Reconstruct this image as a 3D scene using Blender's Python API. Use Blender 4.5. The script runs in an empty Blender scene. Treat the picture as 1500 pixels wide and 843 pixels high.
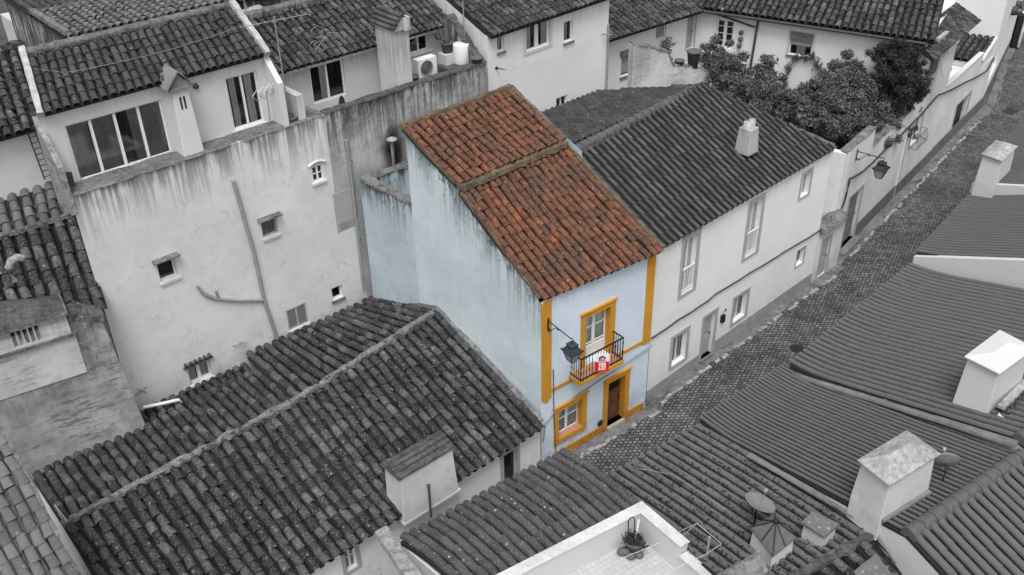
import bpy, math, random
import numpy as np
from mathutils import Vector, Matrix
random.seed(7); RNG = np.random.default_rng(11)
S = bpy.context.scene
COL = S.collection
# ------------------------------------------------------------------ camera, sky, sun, exposure
F_PX, CAM_H = 1408.0, 22.97
CP, SP = math.cos(math.radians(32.85)), math.sin(math.radians(32.85))
CA, SA = math.cos(math.radians(49.78)), math.sin(math.radians(49.78))
CR, SR = math.cos(math.radians(-1.31)), math.sin(math.radians(-1.31))
fw = np.array([CA*CP, SA*CP, -SP]); rt = np.array([SA, -CA, 0.0]); up = np.cross(rt, fw)
r2 = CR*rt+SR*up; u2 = -SR*rt+CR*up
CM = np.stack([r2, u2, -fw], 1)
cam_d = bpy.data.cameras.new('camera'); cam = bpy.data.objects.new('camera', cam_d); COL.objects.link(cam)
m4 = Matrix.Identity(4)
for i in range(3):
    for j in range(3): m4[i][j] = float(CM[i, j])
m4[2][3] = CAM_H
cam.matrix_world = m4
cam_d.sensor_width = 36.0; cam_d.lens = F_PX/1500*36; cam_d.clip_start = .5; cam_d.clip_end = 2000
S.camera = cam
SUN_EL, SUN_AZ = 64.0, 226.0        # soft overcast sun, azimuth measured from +X counter-clockwise
W = bpy.data.worlds.new('World'); S.world = W; W.use_nodes = True
nt = W.node_tree; nt.nodes.clear()
sky = nt.nodes.new('ShaderNodeTexSky'); sky.sky_type = 'NISHITA'; sky.sun_disc = False
sky.sun_elevation = math.radians(SUN_EL); sky.sun_rotation = math.radians(90-SUN_AZ)
sky.dust_density = 4.0
hs = nt.nodes.new('ShaderNodeHueSaturation'); hs.inputs['Saturation'].default_value = 0.0   # grey, clouded sky
bg = nt.nodes.new('ShaderNodeBackground'); bg.inputs['Strength'].default_value = 0.135
wo = nt.nodes.new('ShaderNodeOutputWorld')
nt.links.new(sky.outputs[0], hs.inputs['Color']); nt.links.new(hs.outputs[0], bg.inputs[0]); nt.links.new(bg.outputs[0], wo.inputs[0])
sd = bpy.data.lights.new('sun', 'SUN'); sd.energy = 1.3; sd.angle = math.radians(22); sd.color = (1, .99, .98)
so = bpy.data.objects.new('sun', sd); COL.objects.link(so)
dv = Vector((math.cos(math.radians(SUN_EL))*math.cos(math.radians(SUN_AZ)), math.cos(math.radians(SUN_EL))*math.sin(math.radians(SUN_AZ)), math.sin(math.radians(SUN_EL))))
so.rotation_euler = dv.to_track_quat('Z', 'Y').to_euler(); so.location = (10, 10, 60)
S.view_settings.view_transform = 'Standard'; S.view_settings.look = 'None'
S.view_settings.exposure = 0.51; S.view_settings.gamma = 1.0; S.view_settings.use_curve_mapping = False
# ------------------------------------------------------------------ survey helpers: a sight line met with a height or a wall plane
CO = np.array([0, 0, CAM_H])
def ray(px, py): return CM @ np.array([px-750, 421.5-py, -F_PX])
def at(px, py, z):
    d = ray(px, py); return CO+d*((z-CAM_H)/d[2])
class PL:
    """vertical wall plane: origin P, direction deg; u along, z up, outward to the right of the direction"""
    def __init__(s, P, deg):
        s.P = np.array([P[0], P[1], 0.0]); a = math.radians(deg)
        s.d = np.array([math.cos(a), math.sin(a), 0]); s.n = np.array([math.sin(a), -math.cos(a), 0])
    def hit(s, px, py, off=0):
        d = ray(px, py); o = s.P+s.n*off
        return CO+d*((s.n@(o-CO))/(s.n@d))
    def uz(s, px, py, off=0):
        h = s.hit(px, py, off); return float((h-s.P)@s.d), float(h[2])
    def p(s, u, z, o=0): return s.P+s.d*u+s.n*o+np.array([0, 0, z])
# ------------------------------------------------------------------ mesh helpers
ORG = {}
class MB:
    def __init__(s): s.v = []; s.f = []; s.mi = []; s.sm = []
    def poly(s, pts, mi=0, smooth=False):
        b = len(s.v); s.v += [tuple(float(c) for c in p) for p in pts]; s.f.append(tuple(range(b, b+len(pts)))); s.mi.append(mi); s.sm.append(smooth)
    def mesh(s, vs, fs, mi=0, smooth=False):
        b = len(s.v); s.v += [tuple(float(c) for c in p) for p in vs]
        for f in fs: s.f.append(tuple(b+i for i in f)); s.mi.append(mi); s.sm.append(smooth)
    def hexa(s, q, mi=0):
        """q: 4 bottom points counter-clockwise, 4 top points"""
        s.mesh(q, [(3, 2, 1, 0), (4, 5, 6, 7), (0, 1, 5, 4), (1, 2, 6, 5), (2, 3, 7, 6), (3, 0, 4, 7)], mi)
    def box(s, c, ex, ey, ez, mi=0):
        c, ex, ey, ez = (np.array(a, float) for a in (c, ex, ey, ez))
        s.hexa([c-ex-ey-ez, c+ex-ey-ez, c+ex+ey-ez, c-ex+ey-ez, c-ex-ey+ez, c+ex-ey+ez, c+ex+ey+ez, c-ex+ey+ez], mi)
    def pbox(s, P, u0, u1, z0, z1, o0, o1, mi=0):
        """box on wall plane P; o0 (inner) < o1 (outer)"""
        a = [P.p(u0, z0, o1), P.p(u1, z0, o1), P.p(u1, z0, o0), P.p(u0, z0, o0)]
        b = [P.p(u0, z1, o1), P.p(u1, z1, o1), P.p(u1, z1, o0), P.p(u0, z1, o0)]
        s.hexa(a+b, mi)
    def prism(s, pts, z0, z1, mi=0, top=True, bot=False):
        n = len(pts); lo = [(p[0], p[1], z0) for p in pts]; hi = [(p[0], p[1], z1) for p in pts]
        fs = [(i, (i+1) % n, n+(i+1) % n, n+i) for i in range(n)]
        if top: fs.append(tuple(range(n, 2*n)))
        if bot: fs.append(tuple(reversed(range(n))))
        s.mesh(lo+hi, fs, mi)
    def tube(s, pts, r, n=8, mi=0, cap=True, smooth=True):
        pts = [np.array(p, float) for p in pts]; rs = r if isinstance(r, (list, tuple)) else [r]*len(pts)
        vs = []; 
        for i, p in enumerate(pts):
            t = pts[min(i+1, len(pts)-1)]-pts[max(i-1, 0)]; t = t/(np.linalg.norm(t)+1e-9)
            a = np.cross(t, [0, 0, 1.0]); 
            if np.linalg.norm(a) < .05: a = np.cross(t, [1.0, 0, 0])
            a /= np.linalg.norm(a); b = np.cross(a, t)
            for k in range(n):
                w = 2*math.pi*k/n; vs.append(p+rs[i]*(math.cos(w)*a+math.sin(w)*b))
        fs = []
        for i in range(len(pts)-1):
            for k in range(n): fs.append((i*n+k, i*n+(k+1) % n, (i+1)*n+(k+1) % n, (i+1)*n+k))
        s.mesh(vs, fs, mi, smooth)
        if cap:
            s.mesh(vs[:n], [tuple(reversed(range(n)))], mi); s.mesh(vs[-n:], [tuple(range(n))], mi)
    def lathe(s, c, prof, n=16, mi=0, smooth=True, axis=None):
        """prof: list of (r, h)"""
        c = np.array(c, float); vs = []
        ax = np.array([0, 0, 1.0]) if axis is None else np.array(axis, float)/np.linalg.norm(axis)
        a = np.cross(ax, [0, 1.0, 0]); 
        if np.linalg.norm(a) < .05: a = np.cross(ax, [1.0, 0, 0])
        a /= np.linalg.norm(a); b = np.cross(ax, a)
        for r, h in prof:
            for k in range(n):
                w = 2*math.pi*k/n; vs.append(c+ax*h+r*(math.cos(w)*a+math.sin(w)*b))
        fs = []
        for i in range(len(prof)-1):
            for k in range(n): fs.append((i*n+k, i*n+(k+1) % n, (i+1)*n+(k+1) % n, (i+1)*n+k))
        s.mesh(vs, fs, mi, smooth)
    def build(s, name, mats, parent=None, org=None, bev=0):
        if not isinstance(mats, (list, tuple)): mats = [mats]
        v = np.array(s.v, float)
        if parent is not None: O = ORG[parent]
        elif org is not None: O = np.array(org, float)
        else: O = np.array([(v[:, 0].min()+v[:, 0].max())/2, (v[:, 1].min()+v[:, 1].max())/2, v[:, 2].min()])
        me = bpy.data.meshes.new(name); me.from_pydata((v-O).tolist(), [], s.f)
        for m in mats: me.materials.append(m)
        me.polygons.foreach_set('material_index', s.mi); me.polygons.foreach_set('use_smooth', s.sm); me.update()
        o = bpy.data.objects.new(name, me); COL.objects.link(o)
        if parent is not None: o.parent = parent
        else: o.location = O
        ORG[o] = O
        if bev:
            bm_ = o.modifiers.new('soft_edges', 'BEVEL'); bm_.width = bev; bm_.segments = 2; bm_.limit_method = 'ANGLE'; bm_.angle_limit = math.radians(35)
        return o
def tag(o, label=None, cat=None, group=None, kind=None):
    if label: o['label'] = label
    if cat: o['category'] = cat
    if group: o['group'] = group
    if kind: o['kind'] = kind
    return o
def thing(name, loc, label, cat, group=None):
    o = bpy.data.objects.new(name, None); COL.objects.link(o); o.location = tuple(float(c) for c in loc); o.empty_display_size = .3
    ORG[o] = np.array(loc, float); return tag(o, label, cat, group)
# ------------------------------------------------------------------ materials
def newmat(name):
    m = bpy.data.materials.new(name); m.use_nodes = True; n = m.node_tree.nodes; n.clear()
    o = n.new('ShaderNodeOutputMaterial'); b = n.new('ShaderNodeBsdfPrincipled'); m.node_tree.links.new(b.outputs[0], o.inputs[0])
    return m, n, m.node_tree.links, b
def N(n, t, **k):
    x = n.new(t)
    for a, v in k.items():
        if hasattr(x, a): setattr(x, a, v)
        else: x.inputs[a].default_value = v
    return x
def noise(n, l, vec, scale, detail=4, rough=.6, dist=0):
    x = N(n, 'ShaderNodeTexNoise'); x.inputs['Scale'].default_value = scale; x.inputs['Detail'].default_value = detail
    x.inputs['Roughness'].default_value = rough; x.inputs['Distortion'].default_value = dist
    l.new(vec, x.inputs['Vector']); return x.outputs['Fac']
def ramp(n, l, fac, stops):
    x = N(n, 'ShaderNodeValToRGB'); e = x.color_ramp.elements
    while len(e) < len(stops): e.new(.5)
    for i, (p, c) in enumerate(stops):
        e[i].position = p; e[i].color = (c, c, c, 1) if isinstance(c, (int, float)) else (*c, 1)
    l.new(fac, x.inputs[0]); return x.outputs[0]
def mix(n, l, fac, a, b, mode='MIX'):
    x = N(n, 'ShaderNodeMix', data_type='RGBA', blend_type=mode)
    for s, v in ((0, fac), (6, a), (7, b)):
        if isinstance(v, (int, float)): x.inputs[s].default_value = v if s == 0 else (v, v, v, 1)
        elif isinstance(v, tuple): x.inputs[s].default_value = (*v, 1)
        else: l.new(v, x.inputs[s])
    return x.outputs[2]
def mth(n, l, op, a, b=0.0, clamp=False):
    x = N(n, 'ShaderNodeMath', operation=op, use_clamp=clamp)
    for i, v in enumerate((a, b)):
        if isinstance(v, (int, float)): x.inputs[i].default_value = v
        else: l.new(v, x.inputs[i])
    return x.outputs[0]
def vscale(n, l, vec, s):
    x = N(n, 'ShaderNodeVectorMath', operation='MULTIPLY'); l.new(vec, x.inputs[0]); x.inputs[1].default_value = s; return x.outputs[0]
def bump(n, l, b, h, strength=.3, dist=.02):
    x = N(n, 'ShaderNodeBump'); x.inputs['Strength'].default_value = strength; x.inputs['Distance'].default_value = dist
    l.new(h, x.inputs['Height']); l.new(x.outputs[0], b.inputs['Normal'])
def g(v, k=None): return (v, v, v) if not isinstance(v, tuple) else v
def plaster(name, base, dirt, ztop=None, streak=.7, reach=2.5, patch=.35, zbase=None, seed=0.0, fine=.5, grime=.25, tilt=0.0, specks=0.0, cracks=.12, flecks=0.0):
    """lime-washed wall: mottled paint, weather streaks hanging from the wall's top edge, worn damp patches low down"""
    base, dirt = g(base), g(dirt)
    m, n, l, b = newmat(name); geo = N(n, 'ShaderNodeNewGeometry'); ad = N(n, 'ShaderNodeVectorMath', operation='ADD')
    l.new(geo.outputs['Position'], ad.inputs[0]); ad.inputs[1].default_value = (seed*7.1, seed*3.3, 0); P = ad.outputs[0]
    big = noise(n, l, P, .55, 5, .62); mid = noise(n, l, P, 2.6, 5, .65); fin = noise(n, l, P, 22, 3, .6)
    c = mix(n, l, ramp(n, l, big, [(.38, 0), (.72, 1)]), base, tuple(x*(1-patch*.55) for x in base))
    c = mix(n, l, mth(n, l, 'MULTIPLY', ramp(n, l, mid, [(.5, 0), (.72, 1)]), patch), c, tuple(.55*x+.45*y for x, y in zip(base, dirt)))
    c = mix(n, l, mth(n, l, 'MULTIPLY', ramp(n, l, fin, [(.55, 0), (.8, 1)]), fine*.35), c, tuple(.6*x+.4*y for x, y in zip(base, dirt)))
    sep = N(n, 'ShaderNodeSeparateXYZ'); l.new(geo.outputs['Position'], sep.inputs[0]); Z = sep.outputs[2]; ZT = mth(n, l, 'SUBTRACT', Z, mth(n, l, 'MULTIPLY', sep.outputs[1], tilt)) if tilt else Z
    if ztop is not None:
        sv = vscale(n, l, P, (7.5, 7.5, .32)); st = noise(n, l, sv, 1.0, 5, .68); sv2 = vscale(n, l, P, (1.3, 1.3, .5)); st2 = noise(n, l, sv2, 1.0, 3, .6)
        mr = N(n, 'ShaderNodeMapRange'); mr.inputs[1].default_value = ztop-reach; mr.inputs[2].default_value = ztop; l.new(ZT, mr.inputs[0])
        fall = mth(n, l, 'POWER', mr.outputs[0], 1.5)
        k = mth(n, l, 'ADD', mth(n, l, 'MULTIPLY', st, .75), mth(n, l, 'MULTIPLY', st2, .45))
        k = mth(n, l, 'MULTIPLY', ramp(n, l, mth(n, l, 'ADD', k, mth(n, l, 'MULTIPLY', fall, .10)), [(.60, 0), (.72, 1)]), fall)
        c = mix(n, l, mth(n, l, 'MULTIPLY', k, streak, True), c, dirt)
        if specks:
            sn = noise(n, l, vscale(n, l, P, (1.0, 1.0, .45)), 7.0, 5, .75); k = mth(n, l, 'MULTIPLY', ramp(n, l, mth(n, l, 'ADD', mth(n, l, 'MULTIPLY', sn, .8), mth(n, l, 'MULTIPLY', mr.outputs[0], .22)), [(.60, 0), (.68, 1)]), mth(n, l, 'POWER', mr.outputs[0], .8))
            c = mix(n, l, mth(n, l, 'MULTIPLY', k, specks, True), c, tuple(x*.5 for x in dirt))
    if zbase is not None:
        mr = N(n, 'ShaderNodeMapRange'); mr.inputs[1].default_value = zbase+1.1; mr.inputs[2].default_value = zbase; l.new(Z, mr.inputs[0])
        k = mth(n, l, 'MULTIPLY', mr.outputs[0], ramp(n, l, mid, [(.35, 0), (.65, 1)]))
        c = mix(n, l, mth(n, l, 'MULTIPLY', k, grime*2, True), c, dirt)
    if flecks:   # paint flaked off along the courses, showing dark old render
        fk = noise(n, l, vscale(n, l, P, (1.6, 1.6, 9.0)), 1.0, 6, .74); k = mth(n, l, 'MULTIPLY', ramp(n, l, fk, [(.50, 0), (.60, 1)]), ramp(n, l, noise(n, l, P, .75, 4, .6), [(.40, 0), (.58, 1)]))
        c = mix(n, l, mth(n, l, 'MULTIPLY', k, flecks, True), c, tuple(x*1.4 for x in dirt))
    # hairline cracks and scuffs
    vo = N(n, 'ShaderNodeTexVoronoi', feature='DISTANCE_TO_EDGE'); vo.inputs['Scale'].default_value = .38
    wob = N(n, 'ShaderNodeVectorMath', operation='ADD'); ns = N(n, 'ShaderNodeTexNoise'); ns.inputs['Scale'].default_value = 1.6; l.new(P, ns.inputs['Vector'])
    l.new(P, wob.inputs[0]); l.new(ns.outputs['Color'], wob.inputs[1]); l.new(wob.outputs[0], vo.inputs['Vector'])
    cr = mth(n, l, 'MULTIPLY', ramp(n, l, vo.outputs[0], [(0, 1), (.009, 0)]), ramp(n, l, noise(n, l, P, .9, 2), [(.48, 0), (.6, 1)]))
    c = mix(n, l, mth(n, l, 'MULTIPLY', cr, cracks), c, dirt)
    l.new(c, b.inputs['Base Color']); b.inputs['Roughness'].default_value = .92; b.inputs['Specular IOR Level'].default_value = .15
    bump(n, l, b, mth(n, l, 'ADD', mth(n, l, 'MULTIPLY', mid, .7), mth(n, l, 'MULTIPLY', fin, .35)), .45, .03)
    return m
def tilemat(name, stops, lichen, lich_amt=.4, moss=None, moss_amt=.4, seed=0.0, spot=.25, wr=.62, wm=.85, ms=6, extra=None):
    m, n, l, b = newmat(name); geo = N(n, 'ShaderNodeNewGeometry'); P = geo.outputs['Position']
    rnd = geo.outputs['Random Per Island']
    big = noise(n, l, P, .9, 4, .6); mid = noise(n, l, P, ms, 5, .72); fin = noise(n, l, P, 26, 4, .7)
    k = mth(n, l, 'ADD', mth(n, l, 'MULTIPLY', rnd, wr), mth(n, l, 'MULTIPLY', mth(n, l, 'SUBTRACT', mid, .3), wm), True)
    c = ramp(n, l, k, stops)
    if moss is not None: c = mix(n, l, mth(n, l, 'MULTIPLY', ramp(n, l, mth(n, l, 'ADD', mth(n, l, 'MULTIPLY', big, .6), mth(n, l, 'MULTIPLY', mid, .4)), [(.46, 0), (.62, 1)]), moss_amt), c, moss)
    c = mix(n, l, mth(n, l, 'MULTIPLY', ramp(n, l, fin, [(.53, 0), (.66, 1)]), lich_amt), c, lichen)
    if extra: c = mix(n, l, mth(n, l, 'MULTIPLY', ramp(n, l, noise(n, l, P, 3.1, 5, .75), [(.56, 0), (.66, 1)]), extra[1]), c, extra[0])
    vo = N(n, 'ShaderNodeTexVoronoi'); vo.inputs['Scale'].default_value = 5.5; l.new(P, vo.inputs['Vector'])
    sp = mth(n, l, 'MULTIPLY', ramp(n, l, vo.outputs['Distance'], [(.16, 1), (.26, 0)]), ramp(n, l, vo.outputs['Color'], [(.72, 0), (.74, 1)]))
    c = mix(n, l, mth(n, l, 'MULTIPLY', sp, spot), c, lichen)
    l.new(c, b.inputs['Base Color']); b.inputs['Roughness'].default_value = .88; b.inputs['Specular IOR Level'].default_value = .2
    bump(n, l, b, mth(n, l, 'ADD', mth(n, l, 'MULTIPLY', mid, .5), fin), .55, .015)
    return m
def plain(name, c, rough=.6, metal=0, var=.15, scale=8, spec=.4, bmp=.15):
    m, n, l, b = newmat(name); geo = N(n, 'ShaderNodeNewGeometry'); f = noise(n, l, geo.outputs['Position'], scale, 4, .65); c = g(c)
    l.new(ramp(n, l, f, [(.3, tuple(x*(1-var) for x in c)), (.7, tuple(min(1, x*(1+var)) for x in c))]), b.inputs['Base Color'])
    b.inputs['Roughness'].default_value = rough; b.inputs['Metallic'].default_value = metal; b.inputs['Specular IOR Level'].default_value = spec
    if bmp: bump(n, l, b, f, bmp, .01)
    return m
def rough_stone(name, a, c2, scale=5, seed=0):
    m, n, l, b = newmat(name); geo = N(n, 'ShaderNodeNewGeometry'); P = geo.outputs['Position']
    f = noise(n, l, P, scale, 6, .72); f2 = noise(n, l, P, scale*.22, 4, .6); f3 = noise(n, l, P, scale*6, 3, .6)
    k = mth(n, l, 'ADD', mth(n, l, 'MULTIPLY', f, .65), mth(n, l, 'MULTIPLY', f2, .4))
    c = ramp(n, l, k, [(.38, g(a)), (.52, tuple((x+y)/2 for x, y in zip(g(a), g(c2)))), (.66, g(c2))])
    c = mix(n, l, mth(n, l, 'MULTIPLY', ramp(n, l, f3, [(.5, 0), (.7, 1)]), .3), c, g(c2))
    l.new(c, b.inputs['Base Color']); b.inputs['Roughness'].default_value = .95; b.inputs['Specular IOR Level'].default_value = .1
    bump(n, l, b, mth(n, l, 'ADD', f, mth(n, l, 'MULTIPLY', f3, .4)), .7, .05)
    return m
def glassmat():
    m, n, l, b = newmat('window_glass'); o = [x for x in n if x.type == 'OUTPUT_MATERIAL'][0]
    t = N(n, 'ShaderNodeBsdfTransparent'); t.inputs[0].default_value = (.92, .93, .93, 1)
    gl = N(n, 'ShaderNodeBsdfGlossy'); gl.inputs['Roughness'].default_value = .04; gl.inputs[0].default_value = (.9, .9, .9, 1)
    fr = N(n, 'ShaderNodeFresnel'); fr.inputs[0].default_value = 1.5
    mx = N(n, 'ShaderNodeMixShader'); l.new(mth(n, l, 'ADD', fr.outputs[0], .04), mx.inputs[0]); l.new(t.outputs[0], mx.inputs[1]); l.new(gl.outputs[0], mx.inputs[2]); l.new(mx.outputs[0], o.inputs[0])
    return m
def cobble():
    m, n, l, b = newmat('cobblestones'); geo = N(n, 'ShaderNodeNewGeometry')
    ns = N(n, 'ShaderNodeTexNoise'); ns.inputs['Scale'].default_value = 2.2; ns.inputs['Detail'].default_value = 3; l.new(geo.outputs['Position'], ns.inputs['Vector'])
    mp = N(n, 'ShaderNodeMapping'); mp.inputs['Rotation'].default_value = (0, 0, math.radians(40)); l.new(geo.outputs['Position'], mp.inputs[0])
    wv = N(n, 'ShaderNodeVectorMath', operation='MULTIPLY_ADD'); l.new(ns.outputs['Color'], wv.inputs[0]); wv.inputs[1].default_value = (.13, .13, 0); l.new(mp.outputs[0], wv.inputs[2])
    br = N(n, 'ShaderNodeTexBrick'); br.inputs['Scale'].default_value = 1.0; br.inputs['Brick Width'].default_value = .165; br.inputs['Row Height'].default_value = .15
    br.inputs['Mortar Size'].default_value = .022; br.inputs['Mortar Smooth'].default_value = .6; br.inputs['Bias'].default_value = 0
    br.inputs['Color1'].default_value = (.06, .06, .06, 1); br.inputs['Color2'].default_value = (.155, .155, .155, 1); br.inputs['Mortar'].default_value = (.028, .028, .028, 1)
    l.new(wv.outputs[0], br.inputs['Vector'])
    big = noise(n, l, geo.outputs['Position'], .5, 4, .6); fin = noise(n, l, geo.outputs['Position'], 25, 3)
    c = mix(n, l, 1.0, br.outputs['Color'], ramp(n, l, big, [(.3, .6), (.7, 1.5)]), 'MULTIPLY')
    l.new(c, b.inputs['Base Color']); b.inputs['Roughness'].default_value = .75; b.inputs['Specular IOR Level'].default_value = .3
    h = mth(n, l, 'SUBTRACT', mth(n, l, 'MULTIPLY', fin, .25), br.outputs['Fac']); bump(n, l, b, h, .9, .05)
    return m
M = {}
M['glass'] = glassmat(); M['cobble'] = cobble()
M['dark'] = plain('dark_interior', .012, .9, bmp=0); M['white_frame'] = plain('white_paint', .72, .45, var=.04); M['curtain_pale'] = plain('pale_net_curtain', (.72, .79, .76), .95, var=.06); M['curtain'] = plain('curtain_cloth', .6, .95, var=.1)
M['curtain_dark'] = plain('grey_curtain_cloth', .22, .95, var=.2)
M['red_tile'] = tilemat('red_clay_tiles', [(0, (.04, .017, .012)), (.25, (.085, .034, .021)), (.5, (.135, .054, .033)), (.75, (.20, .070, .037)), (1, (.26, .11, .058))], (.30, .26, .21), .5, (.06, .045, .036), .8, spot=.55, wr=.32, wm=1.4, ms=12, extra=((.36, .125, .03), .55))
M['red_ridge'] = rough_stone('lichened_ridge_mortar', (.045, .034, .024), (.19, .15, .105), 11)
M['old_tile'] = tilemat('weathered_grey_tiles', [(0, .008), (.3, .020), (.55, .044), (.78, .11), (1, .25)], (.34, .34, .34), .5, (.018, .018, .018), .55, spot=.4, wr=.5, wm=1.15, ms=9)
M['mid_tile'] = tilemat('grey_tiles', [(0, .022), (.35, .042), (.6, .065), (.85, .10), (1, .14)], (.3, .3, .3), .3, (.025, .025, .025), .4, spot=.4, wr=.42, wm=.9, ms=8)
M['pale_tile'] = tilemat('pale_worn_tiles', [(0, .07), (.35, .10), (.6, .13), (.85, .17), (1, .21)], (.3, .3, .3), .3, (.09, .09, .09), .4, spot=.4)
M['smooth_tile'] = tilemat('smooth_grey_tiles', [(0, .098), (.5, .104), (1, .112)], (.2, .2, .2), .06, (.09, .09, .09), .2, spot=.12)
M['n_tile'] = tilemat('lichened_barrel_tiles', [(0, .036), (.4, .06), (.7, .086), (1, .13)], (.3, .3, .3), .5, (.045, .045, .045), .5, spot=.8, wr=.4, wm=1.0, ms=8)
M['litter_tile'] = tilemat('leaf_littered_tiles', [(0, .10), (.5, .115), (1, .135)], (.03, .03, .03), .2, (.06, .06, .06), .3, spot=.9)
M['j_tile'] = tilemat('charcoal_roof_tiles', [(0, .045), (.35, .066), (.65, .09), (1, .135)], (.25, .25, .25), .15, (.03, .03, .03), .4, spot=.15)
M['ridge'] = rough_stone('ridge_mortar', .055, .2, 6); M['ridge_smooth'] = plain('grey_ridge_tile', .085, .8, var=.25)
M['under'] = plain('roof_bedding', .02, .95)
M['blue'] = plaster('pale_blue_limewash', (.61, .69, .78), (.16, .19, .21), 6.7, .25, .8, .2, seed=1, fine=.3, zbase=.2, grime=.3)
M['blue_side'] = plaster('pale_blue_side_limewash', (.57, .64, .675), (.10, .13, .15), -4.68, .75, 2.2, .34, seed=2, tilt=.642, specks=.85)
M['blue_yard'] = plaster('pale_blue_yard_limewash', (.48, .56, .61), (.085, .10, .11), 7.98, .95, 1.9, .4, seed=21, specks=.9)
M['ochre'] = plaster('ochre_paint', (.56, .27, .035), (.20, .105, .035), None, patch=.38, seed=17, fine=.5, zbase=-.1, grime=.5, cracks=.3)
M['white'] = plaster('white_limewash', .76, .28, 6.6, .25, 1.2, .14, zbase=0, seed=3, fine=.25)
M['white2'] = plaster('white_limewash_far', .74, .3, 11.4, .3, 1.5, .14, seed=4, fine=.25)
M['white3'] = plaster('white_garden_side_wall', .68, .16, 8.2, .45, 3, .35, seed=5, fine=.35, zbase=0)
M['ewall'] = plaster('weathered_white_wall', .67, .10, 10.55, .9, 2.3, .3, seed=6, cracks=.26, zbase=2.2)
M['ewall2'] = plaster('stained_grey_wall', .50, .05, 10.55, .95, 3.4, .75, seed=7, fine=.9, specks=.6, flecks=.25)
M['pent'] = plaster('white_upper_wall', .62, .2, 12.9, .3, 1, .15, seed=8, fine=.3)
M['pent2'] = plaster('white_upper_wall_older', .55, .13, 11.6, .4, 1.2, .25, seed=9)
M['dwall'] = plaster('blotched_old_wall', .46, .02, 7.2, .45, 5, 1.25, seed=10, fine=1.3, specks=.5, flecks=.62)
M['dwall2'] = plaster('mossy_yard_plaster', .62, .09, 9.2, .35, 2.0, .9, seed=15, fine=.9, flecks=.4)
M['chimney'] = plaster('chimney_limewash', .56, .08, 9, .6, 2.5, .45, seed=11, fine=.6)
M['stack'] = plaster('mottled_stack_render', .58, .05, 8.4, .9, 2.2, .7, seed=41, fine=.8, flecks=.5)
M['white_clean'] = plaster('clean_white_paint', .55, .3, None, patch=.08, seed=12, fine=.15)
M['grey_trim'] = plain('grey_trim_paint', .36, .85, var=.1, scale=4); M['plinth_dark'] = plaster('dark_grey_plinth', .17, .06, None, patch=.5, zbase=0, seed=14); M['plinth'] = plaster('grey_plinth', .36, .14, None, patch=.4, zbase=0, seed=13)
M['cap'] = rough_stone('rough_cement', .16, .46, 7); M['moss'] = rough_stone('mossy_cement', .022, .14, 9); M['moss_pale'] = rough_stone('lichened_coping', .10, .42, 11)
M['coping'] = rough_stone('stained_coping', .045, .26, 9); M['cement'] = rough_stone('smooth_cement', .12, .22, 3)
M['kerb'] = rough_stone('worn_kerb_stone', .055, .22, 4); M['earth'] = rough_stone('packed_earth', .04, .1, 1.5)
M['metal'] = plain('black_iron', .018, .5, .3); M['zinc'] = plain('zinc', .3, .5, .2, var=.2); M['pipe'] = plain('painted_pipe', .27, .6, var=.15); M['darkpipe'] = plain('dark_pipe', .05, .6)
M['lamp_green'] = plain('blue_green_lamp_paint', (.016, .027, .034), .45, var=.2); M['lamp_glass'] = plain('frosted_lamp_glass', (.30, .33, .32), .25, var=.1)
M['wood'] = plain('dark_brown_wood', (.11, .047, .02), .5, var=.35, scale=6); M['grey_door'] = plain('grey_painted_door', .34, .6, var=.1); M['dark_door'] = plain('dark_wood_door', .03, .6, var=.3)
M['stone_sill'] = plain('pale_threshold_stone', (.36, .33, .26), .8, var=.15); M['ochre_floor'] = plain('worn_terracotta_sill', (.42, .22, .13), .8, var=.2)
M['sign_red'] = plain('red_sign', (.62, .012, .03), .4, var=.02, bmp=0); M['sign_white'] = plain('white_sign', .78, .4, var=.02, bmp=0); M['sign_roof'] = plain('maroon_print', (.30, .01, .05), .4, var=.02, bmp=0); M['sign_ink'] = plain('purple_grey_print', (.12, .10, .2), .4, bmp=0)
M['cable'] = plain('black_cable', .03, .7); M['wire'] = plain('pale_wire', .5, .6); M['plastic'] = plain('white_plastic', .72, .4, var=.05)
for k_, (a_, b_) in dict(red_tile=((.016, .007, .005), (.05, .02, .012)), old_tile=(.006, .026), mid_tile=(.010, .035), pale_tile=(.05, .12), smooth_tile=(.010, .02), n_tile=(.012, .04), litter_tile=(.014, .045), j_tile=(.016, .032)).items(): M[k_+'_channel'] = rough_stone('shade_and_dirt_in_'+k_, a_, b_, 8)  # channel tiles coloured darker: dirt plus painted-in shade between the cover columns
M['slab'] = plain('dark_slab', .12, .8, var=.25); M['stub'] = plaster('sooty_chimney_render', .42, .05, 8.9, .9, 1.2, .5, seed=31)
M['leaf'] = tilemat('grey_leaves', [(0, .03), (.4, .075), (.7, .13), (1, .22)], (.14, .14, .14), .05, None, spot=0); M['leaf2'] = tilemat('dark_leaves', [(0, .014), (.5, .035), (1, .08)], (.1, .1, .1), .05, None, spot=0)
M['bark'] = plain('grey_bark', .07, .9, var=.4); M['pot'] = plain('clay_pot', .1, .85, var=.25); M['shutter'] = plain('grey_roller_shutter', .33, .6, var=.06)
M['shutter_dark'] = plain('grey_wooden_shutter', .16, .7, var=.12); M['tilefloor'] = plain('pale_floor', .5, .6, var=.06)
M['zinc_dark'] = plain('dull_zinc', .11, .55, .2, var=.25); M['coping_white'] = rough_stone('weathered_white_coping', .42, .62, 5)
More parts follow.
